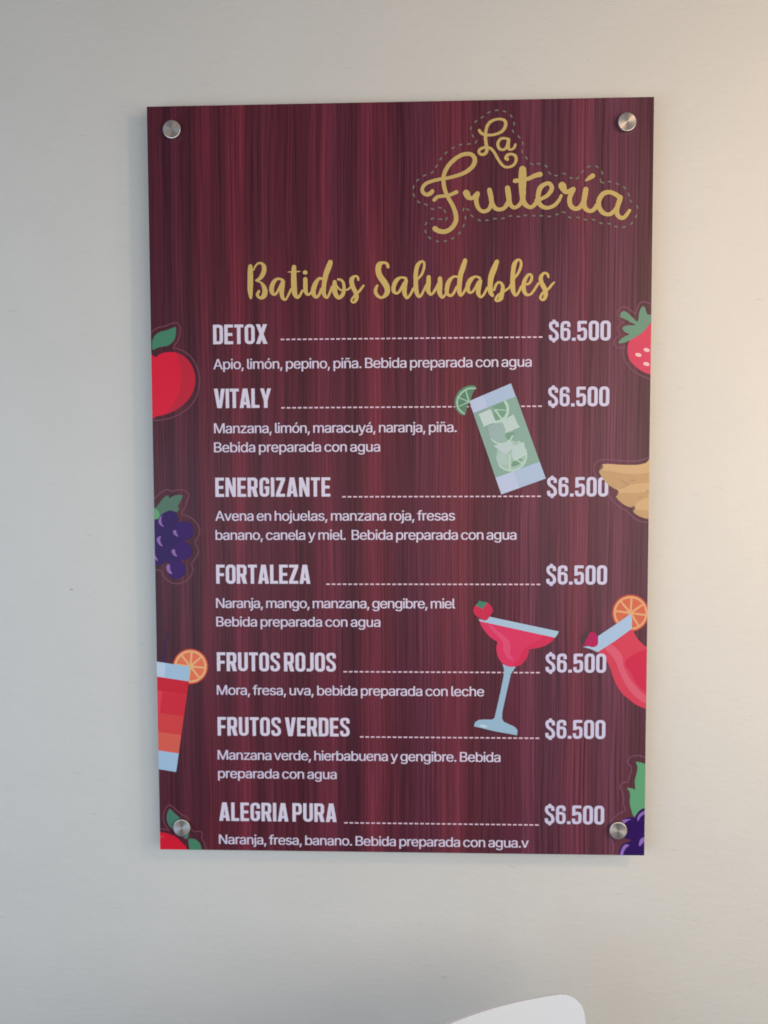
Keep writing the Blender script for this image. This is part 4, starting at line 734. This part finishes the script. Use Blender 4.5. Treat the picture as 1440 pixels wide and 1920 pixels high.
halo(z, [(150,380),(190,320),(260,240),(340,185),(410,165),(480,200),(560,170),(650,170),(740,210),(770,270),(740,350),(710,450),(650,580),(750,620),(860,690),(940,800),(950,920),(880,1070),(920,1160),(920,1280),(820,1430),(840,1520),(800,1650),(700,1740),(560,1780),(430,1740),(330,1640),(290,1560),(160,1530)], 330, gp)

def citrus(z, x, y, R, spokes, px, parent, layer):
    o = sheet('orange_slice', [z.disc(x, y, R, n=56)], ink((196, 78, 66), px), parent, layer)
    sheet('pith', z.ring(x, y, R*0.80, R*0.92, 0, 360, 48)+sum((z.stroke([(x, y, R*0.06), (x+R*0.84*math.cos(math.radians(a)), y+R*0.84*math.sin(math.radians(a)), R*0.05)], 1) for a in spokes), [])+[z.disc(x, y, R*0.14, n=20)], ink((226, 162, 112), px), parent, layer+0.6)
    sheet('segments', [z.disc(x, y, R*0.81, n=48)], ink((212, 104, 78), px), parent, layer+0.3)
    return o
# layered red drink, left edge
z = Z(270, 1190, 7.114)
dr = sheet('printed_layered_drink', [z.poly([(60,342),(612,425),(600,615),(430,1830),(60,1770)])], ink((146, 174, 200), 320), board, 5)
citrus(z, 620, 424, 234, (-85, -128, -172, -42, 5, 52, 98), 340, dr, 2)
sheet('purple_streak', [z.poly([(290,-40),(325,-40),(275,360),(232,355)])], ink((58, 34, 66), 320), dr, 1)  # dark purple streak above the glass
for q, c in (([(60,541),(600,622),(576,790),(60,725)], (182, 32, 50)), ([(60,725),(576,790),(534,1086),(60,1022)], (188, 40, 56)), ([(60,1022),(534,1086),(499,1338),(60,1276)], (190, 60, 62)), ([(60,1276),(499,1338),(465,1582),(60,1522)], (196, 86, 74))):
    sheet('drink_layer', [z.poly(q)], ink(c, 320), dr, 6)
sheet('glass_glare', [z.poly([(60,342),(292,376),(278,572),(60,541)]), ], ink((168, 186, 214), 320), dr, 6)
sheet('glass_glare', [z.poly([(60,728),(246,750),(212,1052),(60,1030)])], ink((198, 58, 70), 320), dr, 7)

# margarita
z = Z(870, 1110, 6.855)
mg = sheet('printed_margarita', [z.poly([(212,368),(300,378),(700,465),(1100,550),(1172,575),(1160,598),(1125,636),(1050,684),(950,718),(838,737),(830,775),(815,825),(775,893),(700,946),(600,961),(510,932),(450,862),(420,780),(414,700),(428,642),(380,612),(325,570),(262,495),(220,430),(203,388)], 2)], ink((214, 56, 94), 960), board, 6)
sheet('glare', [z.poly([(330,412),(430,500),(560,600),(598,700),(590,800),(640,870),(560,855),(500,740),(500,650),(400,535),(320,440)], 2)], ink((220, 76, 112), 960), mg, 7)
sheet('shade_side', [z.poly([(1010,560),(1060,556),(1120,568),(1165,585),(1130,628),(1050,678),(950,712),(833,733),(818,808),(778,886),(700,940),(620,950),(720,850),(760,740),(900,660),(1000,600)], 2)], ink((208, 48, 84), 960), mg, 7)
sheet('glass_rim', [z.poly([(185,345),(270,368),(320,315),(1217,505),(1200,545),(1170,586),(200,374)])], ink((166, 188, 206), 960), mg, 8)
sheet('strawberry', [z.poly([(118,225),(150,165),(220,140),(300,138),(350,180),(370,240),(340,300),(290,362),(230,355),(160,310),(125,268)], 2)], ink((198, 46, 78), 900), mg, 9)
sheet('leaf', [z.poly([(143,165),(180,140),(188,108),(235,122),(302,130),(270,170),(245,218),(195,192)])], ink((66, 128, 102), 900), mg, 10)
sheet('glass_stem', [z.poly([(495,925),(560,955),(665,960),(630,1015),(605,1040),(585,1130),(545,1300),(512,1450),(490,1560),(490,1630),(510,1665),(570,1695),(650,1730),(688,1775),(682,1840),(400,1790),(128,1725),(140,1675),(190,1642),(270,1636),(350,1640),(390,1620),(405,1560),(430,1450),(475,1250),(508,1080),(515,1000)])], ink((152, 178, 196), 960), mg, 5)
sheet('glare', [z.disc(250, 1722, 52, 18, 0.2, 16)], ink((186, 204, 216), 900), mg, 6)

# tilted red drink, right edge
z = Z(1080, 1100, 8)
td = sheet('printed_tilted_drink', [z.poly([(330,985),(590,800),(835,638),(868,690),(930,790),(1000,860),(1060,905),(1250,950),(1250,1900),(1040,1830),(900,1770),(780,1680),(680,1590),(600,1460),(550,1340),(520,1240),(470,1130),(400,1020)], 2)], ink((214, 66, 86), 1180), board, 2)
citrus(z, 818, 395, 278, (-86, -130, -172, -35, 8, 58), 1180, td, 1)
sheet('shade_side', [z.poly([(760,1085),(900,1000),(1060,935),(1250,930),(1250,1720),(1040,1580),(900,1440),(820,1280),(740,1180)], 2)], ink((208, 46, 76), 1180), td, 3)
sheet('glare', [z.poly([(425,925),(520,862),(640,960),(700,1060),(712,1180),(780,1330),(880,1480),(1060,1650),(1250,1760),(1250,1860),(1060,1760),(900,1660),(760,1500),(650,1280),(600,1140),(520,1020)], 2)], ink((220, 92, 112), 1180), td, 4)
sheet('glass_rim', [z.poly([(100,900),(200,890),(330,850),(330,740),(600,560),(822,405),(840,500),(835,630),(560,830),(322,982),(220,935)])], ink((172, 190, 212), 1180), td, 5)
sheet('raspberry', [z.poly([(128,890),(145,800),(185,745),(200,695),(245,678),(292,700),(322,760),(330,850),(300,892),(235,908),(180,885)], 2)], ink((182, 34, 88), 1120), td, 6)
sheet('leaf', [z.poly([(80,800),(110,720),(190,650),(215,690),(180,750),(130,850),(90,850)], 2)], ink((82, 58, 66), 1120), td, 5)

# red apple, bottom left corner
z = Z(280, 1480, 10.286)
a2 = sheet('printed_apple', [z.poly([(100,832),(150,828),(250,826),(350,850),(470,890),(560,950),(640,1040),(700,1090),(735,1190),(760,1260),(100,1260)], 2)], ink((192, 27, 50), 320), board, 2)
sheet('leaf', [z.poly([(400,372),(470,440),(580,540),(680,640),(750,740),(768,860),(740,940),(690,952),(620,880),(520,810),(430,755),(362,660),(335,560),(350,450)], 2)], ink((66, 112, 98), 330), a2, 3)
sheet('leaf', [z.poly([(755,962),(860,955),(950,1008),(1000,1100),(1015,1200),(1010,1260),(800,1260),(768,1090)], 2)], ink((66, 118, 94), 330), a2, 3)
sheet('glare', z.stroke([(200,910,4),(240,912,6),(285,918,3)], 2), ink((226, 96, 104), 330), a2, 3)
halo(z, [(100,755),(220,760),(340,780),(375,790),(290,650),(270,500),(310,380),(360,310),(420,310),(500,380),(620,480),(720,540),(780,620),(800,720),(850,810),(960,810),(1020,840),(1010,940),(1060,1030),(1090,1150),(1095,1260)], 330, a2)

# grapes, bottom right corner
z = Z(1120, 1400, 8.727)
g2 = sheet('printed_grapes', [z.disc(*c) for c in ((540,1335,182),(815,1195,195),(560,1760,212),(800,1560,250),(900,1380,200))], ink((52, 24, 88), 1180), board, 2)
sheet('leaf', [z.poly([(632,250),(700,255),(780,285),(900,330),(900,1010),(740,1010),(660,1080),(600,1150),(560,1050),(530,920),(538,800),(520,720),(482,678),(560,680),(620,695),(612,560),(640,450),(658,350),(652,300)], 2)], ink((100, 158, 114), 1190), g2, 1)
sheet('glare', [z.poly(q, 3) for q in ([(380,1245),(440,1192),(550,1184),(500,1208),(415,1268)], [(850,1010),(780,1045),(700,1090),(655,1160),(665,1218),(705,1150),(790,1085),(850,1070)], [(520,1612),(450,1600),(392,1680),(368,1770),(370,1830),(410,1800),(450,1680)], [(850,1440),(765,1475),(700,1520),(678,1610),(705,1620),(770,1545),(850,1500)])], ink((146, 108, 178), 1190), g2, 3)
halo(z, [(900,230),(780,180),(700,150),(600,150),(520,190),(500,270),(560,340),(540,450),(500,570),(410,590),(370,650),(400,730),(430,800),(430,950),(460,1040),(330,1110),(230,1210),(190,1340),(200,1470),(240,1560),(270,1640),(230,1770),(225,1850)], 1180, g2)

# ------------------------------------------------------------------ white chair
plastic = mat('white_plastic', (0.74, 0.79, 0.88), 0.4)
chair = bpy.data.objects.new('chair', None)
COL.objects.link(chair)
CH = Vector((-0.005, -0.266, 0))
chair.location = CH
chair.rotation_euler = (0, 0, math.radians(41))
chair['label'] = 'white moulded plastic chair below the menu board, only its rounded backrest top showing'
chair['category'] = 'chair'
# local frame: x along the back, -y towards the seat front
def back_shell():
    nu, nv = 48, 24
    front, vs, fs = [], [], []
    Wd, top, bot = 0.212, 0.82, 0.44
    rc = 0.022
    def pt(i, j, off):
        s = -1+2*i/nu
        # rounded upper corners
        if j <= 12:
            v, w = bot+(top-rc-bot)*j/12, Wd
        else:
            a = math.pi/2*(j-12)/(nv-12)
            v, w = top-rc+rc*math.sin(a), Wd-rc*(1-math.cos(a))
        w *= 0.86+0.14*min(1, (v-bot)/0.2)
        x = s*w
        fwd = 0.058*(abs(x)/Wd)**2.2
        lean = 0.07*(1-(v-bot)/(top-bot))
        return Vector((x, -fwd-lean+off, v))
    for off in (0.0, 0.003):
        for j in range(nv+1):
            tt = j
            for i in range(nu+1):
                vs.append(pt(i, tt, off))
    M = (nu+1)*(nv+1)
    def idx(i, j, k): return k*M+j*(nu+1)+i
    for j in range(nv):
        for i in range(nu):
            fs.append((idx(i,j,0), idx(i+1,j,0), idx(i+1,j+1,0), idx(i,j+1,0)))
            fs.append((idx(i,j,1), idx(i,j+1,1), idx(i+1,j+1,1), idx(i+1,j,1)))
    for i in range(nu):
        fs.append((idx(i,nv,0), idx(i+1,nv,0), idx(i+1,nv,1), idx(i,nv,1)))
        fs.append((idx(i,0,1), idx(i+1,0,1), idx(i+1,0,0), idx(i,0,0)))
    for j in range(nv):
        fs.append((idx(0,j,1), idx(0,j,0), idx(0,j+1,0), idx(0,j+1,1)))
        fs.append((idx(nu,j,0), idx(nu,j,1), idx(nu,j+1,1), idx(nu,j+1,0)))
    me = mesh('backrest', vs, fs, True)
    me.set_sharp_from_angle(angle=math.radians(40))
    return me
link('backrest', back_shell(), plastic, chair)
def seat_mesh():
    vs, fs = [], []
    n = 16
    for k, zoff in ((0, 0.0), (1, -0.012)):
        for j in range(n+1):
            for i in range(n+1):
                s, t = -1+2*i/n, j/n
                w = 0.19+0.02*t
                c = 1-0.10*max(0, t-0.8)/0.2*abs(s)**3
                vs.append((s*w*c, -0.06-0.40*t, 0.452+0.012*s*s-0.02*math.sin(t*math.pi)+zoff-(0.02*((t-0.85)/0.15)**2 if t > 0.85 else 0)))
    M = (n+1)**2
    def idx(i, j, k): return k*M+j*(n+1)+i
    for j in range(n):
        for i in range(n):
            fs.append((idx(i,j,0), idx(i,j+1,0), idx(i+1,j+1,0), idx(i+1,j,0)))
            fs.append((idx(i,j,1), idx(i+1,j,1), idx(i+1,j+1,1), idx(i,j+1,1)))
    for i in range(n):
        fs.append((idx(i,0,0), idx(i+1,0,0), idx(i+1,0,1), idx(i,0,1)))
        fs.append((idx(i,n,1), idx(i+1,n,1), idx(i+1,n,0), idx(i,n,0)))
        fs.append((idx(0,i,1), idx(0,i+1,1), idx(0,i+1,0), idx(0,i,0)))
        fs.append((idx(n,i,0), idx(n,i+1,0), idx(n,i+1,1), idx(n,i,1)))
    me = mesh('seat', vs, fs, True)
    me.set_sharp_from_angle(angle=math.radians(40))
    return me
link('seat', seat_mesh(), plastic, chair)
def leg_mesh(sx, sy):
    top = Vector((0.15*sx, -0.12 if sy > 0 else -0.40, 0.445))
    bot = Vector((0.20*sx, -0.04 if sy > 0 else -0.46, 0.0))
    vs, fs, n = [], [], 14
    for c, r in ((top, 0.017), (bot, 0.012)):
        vs += [(c.x+r*math.cos(2*math.pi*i/n), c.y+r*math.sin(2*math.pi*i/n), c.z) for i in range(n)]
    for i in range(n):
        j = (i+1) % n
        fs.append((i, n+i, n+j, j))
    fs.append(tuple(range(n))); fs.append(tuple(n+i for i in range(n))[::-1])
    return mesh('leg', vs, fs, True)
for sx, sy in ((1, 1), (-1, 1), (1, -1), (-1, -1)):
    link('leg', leg_mesh(sx, sy), plastic, chair)
